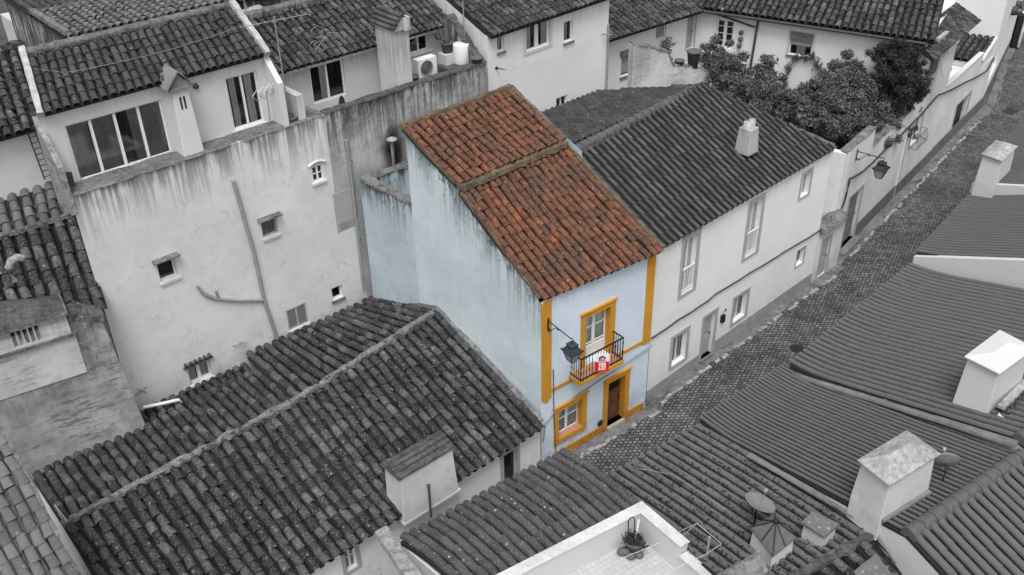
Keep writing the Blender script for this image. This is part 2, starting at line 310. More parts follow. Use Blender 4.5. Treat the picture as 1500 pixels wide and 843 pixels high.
def floor_tiles():
    m, n, l, b = newmat('pale_floor_tiles'); geo = N(n, 'ShaderNodeNewGeometry'); mp = N(n, 'ShaderNodeMapping'); mp.inputs['Rotation'].default_value = (0, 0, math.radians(8)); l.new(geo.outputs['Position'], mp.inputs[0])
    br = N(n, 'ShaderNodeTexBrick', offset=0.0); br.inputs['Scale'].default_value = 1; br.inputs['Brick Width'].default_value = .15; br.inputs['Row Height'].default_value = .15; br.inputs['Mortar Size'].default_value = .008
    br.inputs['Color1'].default_value = (.40, .40, .40, 1); br.inputs['Color2'].default_value = (.46, .46, .46, 1); br.inputs['Mortar'].default_value = (.33, .33, .33, 1); l.new(mp.outputs[0], br.inputs['Vector']); l.new(br.outputs['Color'], b.inputs['Base Color']); b.inputs['Roughness'].default_value = .6; return m
M['floor_tiles'] = floor_tiles()
M['dish'] = plain('grey_dish_paint', .17, .5, var=.08, scale=2); M['ledge'] = rough_stone('stained_ledge', .06, .22, 8)
M['verge_lime'] = rough_stone('limewashed_verge', .26, .55, 9)
M['kerb_pale'] = rough_stone('pale_kerb_stones', .12, .42, 5)
# ------------------------------------------------------------------ builders
def V(*a): return np.array(a, float)
def unit(v): return v/np.linalg.norm(v)
_th = np.linspace(0, math.pi, 10); CX, CS = np.cos(_th), np.sin(_th)
_tp = np.linspace(math.pi, 2*math.pi, 5); PX, PS = np.cos(_tp), np.sin(_tp)
def roof(name, parent, A, B, C, D, mat, pitch=.29, tl=.36, jit=1.0, sag=None, over=.1, fan=True, deck=.12, rr=.375, lift=.028, deckmat='under', label=None, hrise=1.0, prr=.26, mid=None, taper=.07):
    """barrel-tile roof on the quad A-B (eave) C-D (ridge): cover and channel tiles laid in columns up the slope"""
    A, B, C, D = (np.array(p, float) for p in (A, B, C, D)); eu = unit(B-A); LE = np.linalg.norm(B-A)
    nrm = unit(np.cross(B-A, D-A)) if np.linalg.norm(D-A) > .01 else unit(np.cross(B-A, C-A))
    if nrm[2] < 0: nrm = -nrm
    cv = unit(np.cross(nrm, eu)); 
    if cv[2] < 0: cv = -cv
    vs = []; fs = []; nv = 0; mi = []; sm = []
    def add(arr, faces, m_=0, s_=True):
        nonlocal nv
        mi.extend([m_]*len(faces)); sm.extend([s_]*len(faces) if s_ != 2 else [False]*len(faces))
        vs.append(arr); fs.extend([tuple(nv+i for i in f) for f in faces]); nv += len(arr)
    q = len(CX); cf = [(i, i+1, q+i+1, q+i) for i in range(q-1)]+[(2*q+i, 2*q+i+1, i+1, i) for i in range(q-1)]
    p5 = len(PX); pf = [(i, i+1, p5+i+1, p5+i) for i in range(p5-1)]
    def ridge_pt(q_):
        if mid is None: return D+(C-D)*q_
        return D+(mid[1]-D)*(q_/mid[0]) if q_ < mid[0] else mid[1]+(C-mid[1])*((q_-mid[0])/(1-mid[0]))
    polyuv = [((p-A)@eu, (p-A)@cv) for p in (A, B, C, D)]
    umin = min(a for a, _ in polyuv) if not fan else 0; umax = max(a for a, _ in polyuv) if not fan else LE
    n = max(2, int(round((umax-umin)/pitch))); w = (umax-umin)/n
    for i in range(2*n+1):
        pan = i % 2 == 0; u = umin+i*w/2; s = (u-umin)/(umax-umin)
        if pan and (i == 0 or i == 2*n): continue
        if fan: P0 = A+(B-A)*s; P1 = ridge_pt(s); t_lo = 0.0
        else:
            hit = []
            for k in range(4):
                (a0, b0), (a1, b1) = polyuv[k], polyuv[(k+1) % 4]
                if (a0-u)*(a1-u) <= 0 and abs(a1-a0) > 1e-6: hit.append(b0+(b1-b0)*(u-a0)/(a1-a0))
            if len(hit) < 2: continue
            P0 = A+eu*u+cv*min(hit); P1 = A+eu*u+cv*max(hit); t_lo = min(hit)
        L = np.linalg.norm(P1-P0)
        if L < .15: continue
        d = (P1-P0)/L; e = eu-d*(eu@d); e = e/np.linalg.norm(e); nn = np.cross(e, d); nn = nn if nn[2] > 0 else -nn
        wl = w*(np.linalg.norm(B-A)*(1-0)+0)/LE
        t = -over; k = 0; cj = RNG.normal()*.006*jit; to = (RNG.random()-.5)*.06*jit
        while t < L-.03:
            t0 = t; t1 = min(t+tl+.07, L+.04); tm = max(0, min(1, (t0+t1)/2/L))
            if k > 0: t0 += to+RNG.normal()*.012*jit
            lat = cj+RNG.normal()*.009*jit; tw = RNG.normal()*.008*jit; hj = RNG.normal()*.006*jit
            h0 = hj+(sag(s, max(0, t0/L)) if sag else 0); h1 = hj+(sag(s, min(1, t1/L)) if sag else 0)
            if not pan:
                R = w*rr; R0, R1 = R*(1+taper), R*(1-taper)
                r0 = P0+d*t0+e*(lat+tw)+nn*(h0+lift); r1 = P0+d*t1+e*(lat-tw)+nn*h1
                a = r0+np.outer(CX*R0, e)+np.outer(CS*R0*hrise, nn); b = r1+np.outer(CX*R1, e)+np.outer(CS*R1*hrise, nn)
                c = r0+d*.004+np.outer(CX*(R0-.018), e)+np.outer(CS*(R0*hrise-.018), nn)
                add(np.vstack([a, b, c]), cf, 0, 2)
            else:
                R = w*prr; r0 = P0+d*t0+e*lat+nn*(h0+.0); r1 = P0+d*t1+e*lat+nn*(h1-.018)
                a = r0+np.outer(PX*R, e)+np.outer(PS*R*.45, nn); b = r1+np.outer(PX*R*.95, e)+np.outer(PS*R*.45, nn)
                add(np.vstack([a, b]), pf, 2)
            t += tl; k += 1
    if deck:
        top = [A, B, C, D]
        if sag:   # deck follows the bent surface
            K = 6; rows = [[(A+(B-A)*ss)*(1-tt)+ridge_pt(ss)*tt+nrm*(sag(ss, tt)-.05) for ss in np.linspace(0, 1, K)] for tt in np.linspace(0, 1, K)]
            flat = [p for r_ in rows for p in r_]; lo = [p-nrm*deck for p in flat]; arr = np.array(flat+lo); KK = K*K; ff = []
            for a in range(K-1):
                for b in range(K-1):
                    i0 = a*K+b; ff.append((i0, i0+1, i0+K+1, i0+K)); ff.append((KK+i0, KK+i0+K, KK+i0+K+1, KK+i0+1))
            for a in range(K-1):
                ff += [(a, KK+a, KK+a+1, a+1), ((K-1)*K+a, (K-1)*K+a+1, KK+(K-1)*K+a+1, KK+(K-1)*K+a), (a*K, (a+1)*K, KK+(a+1)*K, KK+a*K), (a*K+K-1, KK+a*K+K-1, KK+(a+1)*K+K-1, (a+1)*K+K-1)]
            add(arr, ff, 1, False)
        else:
            arr = np.array([p-nrm*.05 for p in top]+[p-nrm*(.05+deck) for p in top])
            ff = [(0, 1, 2, 3), (7, 6, 5, 4), (0, 4, 5, 1), (1, 5, 6, 2), (2, 6, 7, 3), (3, 7, 4, 0)]
            add(arr, ff, 1, False)
    v = np.vstack(vs); O = ORG[parent]; me = bpy.data.meshes.new(name); me.from_pydata((v-O).tolist(), [], fs)
    me.materials.append(M[mat]); me.materials.append(M[deckmat]); me.materials.append(M[mat+'_channel']); me.polygons.foreach_set('material_index', mi); me.polygons.foreach_set('use_smooth', sm); me.update()
    o = bpy.data.objects.new(name, me); COL.objects.link(o); o.parent = parent; ORG[o] = O
    if label: o['label'] = label
    return o
def ridge_cap(name, parent, A, B, mat, r=.13, tl=.42, flat=.8, jit=1.0):
    A, B = np.array(A, float), np.array(B, float); L = np.linalg.norm(B-A); d = (B-A)/L; e = unit(np.cross(d, [0, 0, 1.0])); nn = np.cross(e, d); mb = MB(); t = 0
    while t < L-.02:
        t1 = min(t+tl+.04, L); R0, R1 = r*1.08*(1+RNG.normal()*.03*jit), r*.95; p = A+d*t+nn*(.012+RNG.normal()*.006*jit); p2 = A+d*t1
        vs = [p+e*CX[i]*R0+nn*CS[i]*R0*flat for i in range(10)]+[p2+e*CX[i]*R1+nn*CS[i]*R1*flat for i in range(10)]
        mb.mesh(vs, [(i, i+1, 11+i, 10+i) for i in range(9)], 0, True); mb.mesh(vs[:10], [tuple(range(10))]); t += tl
    # bedding mortar below the caps
    mb.hexa([A-e*r*1.15-nn*.12, A+e*r*1.15-nn*.12, B+e*r*1.15-nn*.12, B-e*r*1.15-nn*.12, A-e*r*.9+nn*.03, A+e*r*.9+nn*.03, B+e*r*.9+nn*.03, B-e*r*.9+nn*.03])
    return mb.build(name, M[mat], parent)
def wobble_bar(name, parent, A, B, w, h, mat, seg=10, j=.02, up=(0, 0, 1), org=None):
    """hand-laid mortar strip or coping between two points, slightly uneven"""
    A, B = np.array(A, float), np.array(B, float); d = unit(B-A); e = unit(np.cross(d, up)); nn = np.cross(e, d); vs = []
    for i in range(seg+1):
        p = A+(B-A)*i/seg; k = 1+RNG.normal()*j*3
        vs += [p-e*w/2*k, p+e*w/2*k, p+e*w*.42*k+nn*h*(1+RNG.normal()*j*4), p-e*w*.42*k+nn*h*(1+RNG.normal()*j*4)]
    fs = []
    for i in range(seg):
        for k in range(4): fs.append((i*4+k, i*4+(k+1) % 4, i*4+4+(k+1) % 4, i*4+4+k))
    fs += [(3, 2, 1, 0), tuple(seg*4+k for k in range(4))]
    mb = MB(); mb.mesh(vs, fs); return mb.build(name, M[mat], parent, org)
def front(mb, P, u0, u1, z0, z1, holes=(), rec=.16, deep=.35, sub=None):
    """wall face with real openings: plaster reveals, then the dark room behind (slot 1)"""
    us = sorted({u0, u1, *[h[0] for h in holes], *[h[1] for h in holes]}); zs = sorted({z0, z1, *[h[2] for h in holes], *[h[3] for h in holes]})
    us = [u for u in us if u0-1e-6 <= u <= u1+1e-6]; zs = [z for z in zs if z0-1e-6 <= z <= z1+1e-6]
    for i in range(len(us)-1):
        for j in range(len(zs)-1):
            cu, cz = (us[i]+us[i+1])/2, (zs[j]+zs[j+1])/2
            if any(h[0] < cu < h[1] and h[2] < cz < h[3] for h in holes): continue
            mb.poly([P.p(us[i], zs[j]), P.p(us[i+1], zs[j]), P.p(us[i+1], zs[j+1]), P.p(us[i], zs[j+1])])
    for a, b, c, d in holes:
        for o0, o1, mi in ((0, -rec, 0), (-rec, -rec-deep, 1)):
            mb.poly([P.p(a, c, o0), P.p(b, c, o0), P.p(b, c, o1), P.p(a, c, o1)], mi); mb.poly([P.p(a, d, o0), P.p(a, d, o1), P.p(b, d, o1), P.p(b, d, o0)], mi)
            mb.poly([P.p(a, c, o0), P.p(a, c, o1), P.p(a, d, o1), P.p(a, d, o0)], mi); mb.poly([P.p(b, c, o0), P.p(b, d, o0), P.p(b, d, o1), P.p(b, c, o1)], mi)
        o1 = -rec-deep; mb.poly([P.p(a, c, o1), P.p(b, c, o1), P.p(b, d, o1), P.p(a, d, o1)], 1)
def body(mb, P, u0, u1, z0, z1, depth, holes=(), rec=.16, deep=.35, top=True, skew=0.0):
    front(mb, P, u0, u1, z0, z1, holes, rec, deep); q = [P.p(u0, z0), P.p(u1, z0), P.p(u1, z0, -depth), P.p(u0+skew*depth, z0, -depth)]; t = [P.p(u0, z1), P.p(u1, z1), P.p(u1, z1, -depth), P.p(u0+skew*depth, z1, -depth)]
    mb.mesh(q+t, [(1, 2, 6, 5), (2, 3, 7, 6), (3, 0, 4, 7)]+([(4, 5, 6, 7)] if top else []))
def gable(mb, pts, thick_dir, th=.25):
    """closed slab with the polygon pts as one face"""
    d = np.array(thick_dir, float)*th; n = len(pts); a = [np.array(p, float) for p in pts]; mb.mesh(a+[p+d for p in a], [tuple(range(n)), tuple(reversed(range(n, 2*n)))]+[(i, n+i, n+(i+1) % n, (i+1) % n) for i in range(n)])
def rect(P, TL, BR, off=0):
    a, b = P.uz(*TL, off), P.uz(*BR, off); return (a[0], b[0], b[1], a[1])
def win(P, r, parent, rec=.16, fw=.055, cols=2, rows=1, frame='white_frame', casing=None, sill=None, hood=None, curtain=(), cmat='curtain', shutter=0, name='window', label=None, casmat='grey_trim', sillmat='cement', mull=None, bars=0, casproud=.03, blind=()):
    a, b, c, d = r; mb = MB(); o0, o1 = -rec+.002, -rec+.06; mw = mull or fw
    mb.pbox(P, a, a+fw, c, d, o0, o1); mb.pbox(P, b-fw, b, c, d, o0, o1); mb.pbox(P, a+fw, b-fw, c, c+fw, o0, o1); mb.pbox(P, a+fw, b-fw, d-fw, d, o0, o1)
    for i in range(1, cols):
        u = a+(b-a)*i/cols; mb.pbox(P, u-mw*.6, u+mw*.6, c+fw, d-fw, o0+.004, o1+.004)
    for j in range(1, rows):
        z = c+(d-c)*j/rows; mb.pbox(P, a+fw, b-fw, z-.016, z+.016, o0+.008, o1-.012)
    w = mb.build(name, M[frame], parent)
    if label: w['label'] = label
    mb = MB(); mb.poly([P.p(a+fw*.5, c+fw*.5, -rec+.02), P.p(b-fw*.5, c+fw*.5, -rec+.02), P.p(b-fw*.5, d-fw*.5, -rec+.02), P.p(a+fw*.5, d-fw*.5, -rec+.02)]); mb.build('pane', M['glass'], w)
    for (s0, s1) in curtain:
        mb = MB(); K = max(8, int((s1-s0)*(b-a)/.05)); vs = []
        for i in range(K+1):
            s = s0+(s1-s0)*i/K; u = a+(b-a)*s; o = -rec-.03+.02*math.sin(i*1.9)+.008*math.sin(i*5.1); vs += [P.p(u, c+.03, o), P.p(u, d-.03, o)]
        mb.mesh(vs, [(2*i, 2*i+2, 2*i+3, 2*i+1) for i in range(K)], 0, False); mb.build('curtain', M[cmat], w)
    for (s0, s1) in blind:
        mb = MB(); mb.pbox(P, a+(b-a)*s0, a+(b-a)*s1, c+fw, d-fw, -rec+.025, -rec+.04); mb.build('blind', M['shutter'], w)
    if casing:
        k = casing; mb = MB(); mb.pbox(P, a-k, a, c-k*.8, d+k, -.01, casproud); mb.pbox(P, b, b+k, c-k*.8, d+k, -.01, casproud); mb.pbox(P, a, b, d, d+k, -.01, casproud); mb.pbox(P, a, b, c-k*.8, c, -.01, casproud); mb.build('surround', M[casmat], w)
    if sill: mb = MB(); mb.pbox(P, a-sill, b+sill, c-.09, c-.004, -rec+.08, .07); mb.build('sill', M[sillmat], w)
    if hood:
        mb = MB(); mb.mesh([P.p(a-.12, d+.03, 0), P.p(b+.12, d+.03, 0), P.p(b+.14, d+.02, .24), P.p(a-.14, d+.02, .24), P.p(a-.12, d+.09, 0), P.p(b+.12, d+.09, 0), P.p(b+.14, d+.06, .24), P.p(a-.14, d+.06, .24)], [(3, 2, 1, 0), (4, 5, 6, 7), (0, 1, 5, 4), (1, 2, 6, 5), (2, 3, 7, 6), (3, 0, 4, 7)]); mb.build('hood', M[hood], w)
    if shutter:
        z = d-(d-c)*shutter; mb = MB(); nS = max(4, int((d-z)/.05))
        for i in range(nS): zz = z+(d-z)*i/nS; mb.pbox(P, a+.02, b-.02, zz, zz+(d-z)/nS*.9, -rec+.061, -rec+.08)
        mb.build('shutter', M['shutter'], w)
    if bars:
        mb = MB()
        for i in range(bars): u = a+(b-a)*(i+.5)/bars; mb.pbox(P, u-.02, u+.02, c, d, -rec+.07, -rec+.1)
        mb.build('bars', M['white_frame'], w)
    return w
def door(P, r, parent, mat, rec=.2, panels=2, casing=None, casmat='grey_trim', handle=True, grille=False, name='door', label=None, casproud=.03, leaf=1):
    a, b, c, d = r; mb = MB(); o0 = -rec+.002; mb.pbox(P, a, b, c, d, o0, o0+.05)
    k = .09
    for lf in range(leaf):
        x0 = a+(b-a)*lf/leaf; x1 = a+(b-a)*(lf+1)/leaf
        for i in range(panels):
            z0 = c+(d-c)*i/panels+k*.6; z1 = c+(d-c)*(i+1)/panels-k*.6
            if grille and i == panels-1: continue
            mb.pbox(P, x0+k, x1-k, z0, z1, o0+.05, o0+.068); mb.pbox(P, x0+k*1.7, x1-k*1.7, z0+k*.7, z1-k*.7, o0+.068, o0+.082)
    w = mb.build(name, M[mat], parent)
    if label: w['label'] = label
    if grille:
        mb = MB(); z0 = c+(d-c)*(panels-1)/panels+.08; z1 = d-.1; mb.pbox(P, a+.12, b-.12, z0, z1, o0+.05, o0+.055); mb.build('pane', M['dark'], w); mb = MB()
        for i in range(5): u = a+.15+(b-a-.3)*i/4; mb.pbox(P, u-.01, u+.01, z0, z1, o0+.06, o0+.08)
        for i in range(3): z = z0+(z1-z0)*i/2; mb.pbox(P, a+.13, b-.13, z-.01, z+.01, o0+.063, o0+.077)
        mb.build('grille', M['metal'], w)
    if handle: mb = MB(); mb.lathe(P.p(b-.1-(b-a)*.0, c+(d-c)*.48, o0+.05), [(.012, 0), (.012, .04), (.035, .045), (.035, .07), (.0, .08)], 10, axis=P.n); mb.build('handle', M['metal'], w)
    if casing: mb = MB(); k = casing; mb.pbox(P, a-k, a, c, d+k, -.01, casproud); mb.pbox(P, b, b+k, c, d+k, -.01, casproud); mb.pbox(P, a, b, d, d+k, -.01, casproud); mb.build('surround', M[casmat], w)
    return w
# ------------------------------------------------------------------ ground and street
def lift(p, z): return V(p[0], p[1], z)
def pr(p):
    c = CM.T@(np.array(p, float)-CO); return (750-F_PX*c[0]/c[2], 421.5+F_PX*c[1]/c[2])
mb = MB(); mb.poly([(-150, -150, -.12), (250, -150, -.12), (250, 250, -.12), (-150, 250, -.12)]); tag(mb.build('ground', M['earth'], org=(0, 0, -.12)), kind='structure')
FA = PL((16.3, 17.93), -2.5); JF = PL((21.5, 17.93), 3); KF = PL((34.93, 18.98), 10.5); BF = PL((16.15, 17.83), .6)
K_far = KF.p(21, 0)
mb = MB(); north = [(-5, 18.4), (16.3, 18.4), (21.6, 18.4), (34.9, 19.6), tuple(KF.p(21, 0, -.5)[:2]), (72, 30), (95, 44)]; south = [(-5, 9), (16, 9), (22, 9), (36, 10), (56, 13), (75, 20), (100, 34)]
for i in range(len(north)-1): mb.poly([(*south[i], 0), (*south[i+1], 0), (*north[i+1], 0), (*north[i], 0)])
tag(mb.build('street', M['cobble'], org=(0, 0, 0)), kind='structure')
def strip(name, pts, w, z, mat, seg=14, j=.05):
    """kerb or pavement strip hugging the foot of the facades"""
    mb = MB(); vs = []; P = []
    for a, b in zip(pts[:-1], pts[1:]):
        for i in range(seg): P.append(np.array(a)+(np.array(b)-np.array(a))*i/seg)
    P.append(np.array(pts[-1]))
    for i, p in enumerate(P):
        d = unit(P[min(i+1, len(P)-1)]-P[max(i-1, 0)]); nn = np.array([d[1], -d[0]]); q = p+nn*w*(1+RNG.normal()*j); zz = z+RNG.normal()*.008
        vs += [(*p, zz), (*q, zz), (*q, -.01)]
    fs = []
    for i in range(len(P)-1): fs += [(3*i, 3*i+1, 3*i+4, 3*i+3), (3*i+1, 3*i+2, 3*i+5, 3*i+4)]
    mb.mesh(vs, fs); return tag(mb.build(name, M[mat], org=(0, 0, 0)), kind='structure')
strip('pavement', [tuple(FA.p(-8, 0)[:2]), tuple(FA.p(5.2, 0)[:2])], .45, .02, 'kerb', 20, .16)
strip('pavement', [tuple(JF.p(0.0, 0)[:2]), tuple(JF.p(13.5, 0)[:2])], .42, .03, 'kerb', 30, .2)
strip('pavement', [tuple(KF.p(0, 0)[:2]), tuple(KF.p(24, 0)[:2]), (72, 28.4)], .5, .03, 'kerb', 30, .2)
kb = MB()
for PLn, u0_, u1_, o_ in ((JF, .1, 12.5, .45), (KF, 1.0, 20, .55), (FA, 1.2, 5.1, .48)):
    u_ = u0_
    while u_ < u1_:
        ln = .12+RNG.random()*.22
        if RNG.random() < .72:
            cc_ = PLn.p(u_+ln/2, .015+RNG.random()*.02, o_+RNG.normal()*.03); kb.box(cc_, PLn.d*ln*.46, PLn.n*(.05+RNG.random()*.03), V(0, 0, .025))
        u_ += ln
tag(kb.build('kerb', M['kerb_pale'], org=(0, 0, 0)), kind='structure')
mb = MB(); c = at(1168, 511, .012)
mb.mesh([(c[0]+.3*math.cos(a), c[1]+.3*math.sin(a), .012) for a in np.linspace(0, 2*math.pi, 24, endpoint=False)], [tuple(range(24))]); tag(mb.build('manhole_cover', M['metal']), 'round dark manhole cover in the cobbles beside the tiled eave', 'manhole cover')
c = at(1400, 163, .012); c = at(1480, 163, .012); mb = MB(); mb.box(c, (.45, 0, 0), (0, .35, 0), (0, 0, .006)); tag(mb.build('drain_cover', M['metal']), 'square dark drain cover far up the cobbled street', 'drain cover')

# ------------------------------------------------------------------ the blue house
uR = FA.uz(960.5, 374)[0]
H = thing('blue_house', (*FA.P[:2], 0), 'narrow pale blue house with ochre trim and rust red tiled roof', 'house')
GS = PL(FA.P, -86); sdv = -GS.d
rA, rB, rC, rD = at(791, 437, 6.9), at(970, 364, 6.85), at(827, 213, 9.38), at(673, 280, 9.38)
qA, qB, qC, qD = at(671, 271, 9.56), at(827, 205, 9.56), at(747, 129, 10.75), at(590, 187, 10.75)
w_r = rect(FA, (811, 600), (857.5, 626)); d_r = rect(FA, (884.5, 559), (918, 610)); b_r = rect(FA, (851, 462), (898, 505))
BO = .55; zf = FA.uz(850.7, 557.6, BO)[1]-.085+.02                                     # balcony floor level
k = .19
wo_ = (w_r[0]+k, w_r[1]-k, w_r[2]+k*.9, w_r[3]-k); do_ = (d_r[0]+k, d_r[1]-k, .13, d_r[3]-k); bo_ = (b_r[0]+k, b_r[1]-k, zf+.02, b_r[3]-k)
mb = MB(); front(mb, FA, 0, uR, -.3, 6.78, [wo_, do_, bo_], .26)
ur = -float((qD-FA.P)@sdv); uD = -float((rD-FA.P)@sdv); uT, zT = GS.uz(527, 265)
zT = 7.95; off_r = FA.d*uR
dn = V(0, 0, -.17)
def onl(p): u = float((p-FA.P)@sdv); return GS.p(-u, p[2])
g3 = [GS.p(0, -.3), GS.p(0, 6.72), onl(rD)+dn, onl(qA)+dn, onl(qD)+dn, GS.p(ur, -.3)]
def onr(p): u = float((p-FA.P)@sdv); return GS.p(-u, p[2]-.16)+off_r
g4 = [FA.p(uR, -.3), FA.p(uR, 6.66), onr(rC)+dn, onr(qB)+dn, onr(qC)+dn, GS.p(-float((qC-FA.P)@sdv), -.3)+off_r]
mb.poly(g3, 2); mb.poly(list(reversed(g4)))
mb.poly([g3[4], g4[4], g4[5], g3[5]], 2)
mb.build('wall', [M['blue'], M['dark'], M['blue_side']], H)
rf = roof('roof', H, rA, rB, rC, rD, 'red_tile', pitch=.275, tl=.34, jit=1.5, sag=lambda s, t: -.07*math.sin(math.pi*min(1, t))+.03*math.sin(5*s+2)*t*(1-t)*2, over=.13)
rf2 = roof('roof', H, qA, qB, qC, qD, 'red_tile', pitch=.275, tl=.34, jit=1.5, sag=lambda s, t: -.04*math.sin(math.pi*min(1, t)), over=.04)
wobble_bar('ridge', rf2, qD+V(-.05, 0, -.02), qC+V(.05, 0, -.02), .26, .13, 'red_ridge', 24, .04)
wobble_bar('mortar_strip', rf2, qA+V(0, -.10, -.14), qB+V(-.1, -.10, -.14), .34, .15, 'red_ridge', 30, .05)
for a, b, c in ((rB, rC, rf), (qB, qC, rf2)): wobble_bar('verge', c, a+V(.02, .02, -.02), b+V(.02, 0, -.02), .17, .10, 'red_ridge', 18, .04)
for a, b, c in ((rA, rD, rf), (qA, qD, rf2)): wobble_bar('verge', c, a+V(.05, .08, -.09), b+V(.05, 0, -.09), .13, .10, 'red_ridge', 16, .05)
# rear yard walls of the blue house
mb = MB(); th = .26; yl = [GS.p(ur, 0), GS.p(uT, 0)]; inn = FA.d
a0, a1 = GS.p(ur, -.3), GS.p(uT, -.3); mb.hexa([a0, a0+inn*th, a1+inn*th, a1, a0+V(0, 0, zT+.3), a0+inn*th+V(0, 0, zT+.3), a1+inn*th+V(0, 0, zT+.3), a1+V(0, 0, zT+.3)])
e1 = a1+off_r; mb.hexa([a1+inn*th-sdv*th, e1-sdv*th, e1, a1+inn*th, *[p+V(0, 0, zT+.3) for p in (a1+inn*th-sdv*th, e1-sdv*th, e1, a1+inn*th)]])
fl = [GS.p(ur, 6.6)+inn*.1, GS.p(ur, 6.6)+off_r, GS.p(uT, 6.6)+off_r, GS.p(uT, 6.6)+inn*.1]; mb.poly(fl)
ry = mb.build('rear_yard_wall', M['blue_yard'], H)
wobble_bar('coping', ry, GS.p(ur, zT)+inn*th/2, GS.p(uT, zT)+inn*th/2, .36, .09, 'coping', 12, .04)
wobble_bar('coping', ry, GS.p(uT, zT)+inn*.1-sdv*th/2, GS.p(uT, zT)+off_r-sdv*th/2, .36, .09, 'coping', 12, .04)
# ochre trim
pb = FA.uz(797, 586)[1]; u2p = FA.uz(949, 380)[0]; pb2 = FA.uz(941, 505)[1]; zs = (FA.uz(815, 570)[1]+FA.uz(935, 505)[1])/2
for a, b, z in ((0, .40, pb), (u2p, uR, pb2)):
    mb = MB(); mb.pbox(FA, a, b, z, 6.72, -.01, .035); mb.mesh([FA.p(a, z, .035), FA.p(b, z, .035), FA.p((a+b)/2, z-.16 if a == 0 else z-.03, .035), FA.p(a, z, 0), FA.p(b, z, 0), FA.p((a+b)/2, z-.16 if a == 0 else z-.03, 0)], [(0, 2, 1), (0, 3, 5, 2), (1, 2, 5, 4)]); mb.build('pilaster', M['ochre'], H)
mb = MB(); mb.pbox(FA, .4, u2p, zs-.03, zs+.1, -.01, .03); mb.build('string_course', M['ochre'], H)
mb = MB(); mb.pbox(FA, w_r[0]+.1, d_r[0]-.02, -.2, .34, -.01, .04); mb.build('plinth', M['ochre'], H); mb = MB(); mb.pbox(FA, d_r[1]+.0, uR-.12, -.2, .34, -.01, .04); mb.build('plinth', M['ochre'], H)
w = win(FA, wo_, H, rec=.26, fw=.05, cols=2, rows=2, curtain=((0, .46), (.54, 1)), cmat='curtain_pale', mull=.09)
mb = MB(); k2 = k
for (a, b, c, d), nm, bot in ((wo_, w, 1),):
    mb.pbox(FA, a-k2, a, c-k2, d+k2, -.01, .05); mb.pbox(FA, b, b+k2, c-k2, d+k2, -.01, .05); mb.pbox(FA, a, b, d, d+k2, -.01, .05); mb.pbox(FA, a, b, c-k2, c, -.01, .05); mb.pbox(FA, a-k2-.04, b+k2+.06, d+k2, d+k2+.045, -.01, .09); mb.build('surround', M['ochre'], nm)
    mb = MB(); mb.pbox(FA, a-.0, a+.015, c, d, -.25, .048); mb.pbox(FA, b-.015, b, c, d, -.25, .048); mb.build('reveal', M['ochre'], nm)
    mb = MB(); mb.pbox(FA, a+.015, b-.015, c, c+.02, -.2, .02); mb.build('sill', M['ochre_floor'], nm)
def ochre_door_trim(a, b, c, d, parent):
    mb = MB(); mb.pbox(FA, a-k, a, c, d+k, -.01, .05); mb.pbox(FA, b, b+k, c, d+k, -.01, .05); mb.pbox(FA, a, b, d, d+k, -.01, .05); mb.pbox(FA, a-k-.04, b+k+.06, d+k, d+k+.045, -.01, .09); mb.build('surround', M['ochre'], parent)
    mb = MB(); mb.pbox(FA, a-.0, a+.015, c, d, -.25, .048); mb.pbox(FA, b-.015, b, c, d, -.25, .048); mb.build('reveal', M['ochre'], parent)
dd = door(FA, do_, H, 'wood', rec=.26, panels=3, grille=True); ochre_door_trim(do_[0], do_[1], -.1, do_[3], dd)
mb = MB(); mb.pbox(FA, do_[0]-.0, do_[1], -.1, .13, -.25, .12); mb.build('threshold', M['stone_sill'], dd)
mb = MB(); mb.lathe(FA.p(d_r[0]-.12, .52, .02), [(.0, .03), (.11, .03), (.13, 0)], 14, axis=FA.n); mb.build('vent', M['lamp_green'], H)
bd = win(FA, bo_, H, rec=.26, fw=.07, cols=2, rows=3, curtain=((0, .47), (.53, 1)), cmat='curtain_pale', name='balcony_door', mull=.1); ochre_door_trim(bo_[0], bo_[1], zf, bo_[3], bd)
mb = MB(); mb.pbox(FA, bo_[0]+.07, bo_[1]-.07, bo_[2]+.07, bo_[2]+.55, -.255, -.19); mb.build('lower_panel', M['white_frame'], bd)
# balcony: slab, iron railing
ub0, ub1 = FA.uz(850.7, 557.6, BO)[0], FA.uz(911.5, 525.5, BO)[0]; zb = zf-.02
mb = MB(); mb.pbox(FA, ub0-.04, ub1+.04, zb-.13, zb, -.01, BO+.04); mb.pbox(FA, ub0+.03, ub1-.03, zb-.2, zb-.131, -.01, BO-.08); bal = mb.build('balcony', M['ochre'], H)
mb = MB(); mb.pbox(FA, ub0, ub1, zb+.001, zb+.012, 0, BO); mb.build('balcony_floor', M['ochre_floor'], bal)
mb = MB(); zh = zb+.93; nb = 15
mb.pbox(FA, ub0-.015, ub1+.015, zh-.02, zh+.02, BO-.02, BO+.02); mb.pbox(FA, ub0-.012, ub1+.012, zb+.07, zb+.1, BO-.015, BO+.015)
for uu in (ub0, ub1): mb.pbox(FA, uu-.018, uu+.018, zh-.018, zh+.018, 0, BO-.021); mb.pbox(FA, uu-.012, uu+.012, zb+.072, zb+.098, 0, BO-.016)
for i in range(nb+1):
    u = ub0+(ub1-ub0)*i/nb; r0 = .011 if 0 < i < nb else .02
    mb.lathe(FA.p(u, zb, BO), [(r0, 0), (r0, .28), (r0*2, .36), (r0, .42), (r0, .66), (r0*1.7, .70), (r0, .74), (r0, .93)], 7)
for uu in (ub0, ub1):
    for i in range(1, 5): mb.lathe(FA.p(uu, zb, BO*i/5), [(.011, 0), (.011, .3), (.022, .36), (.011, .42), (.011, .93)], 7)
mb.build('railing', M['metal'], bal)
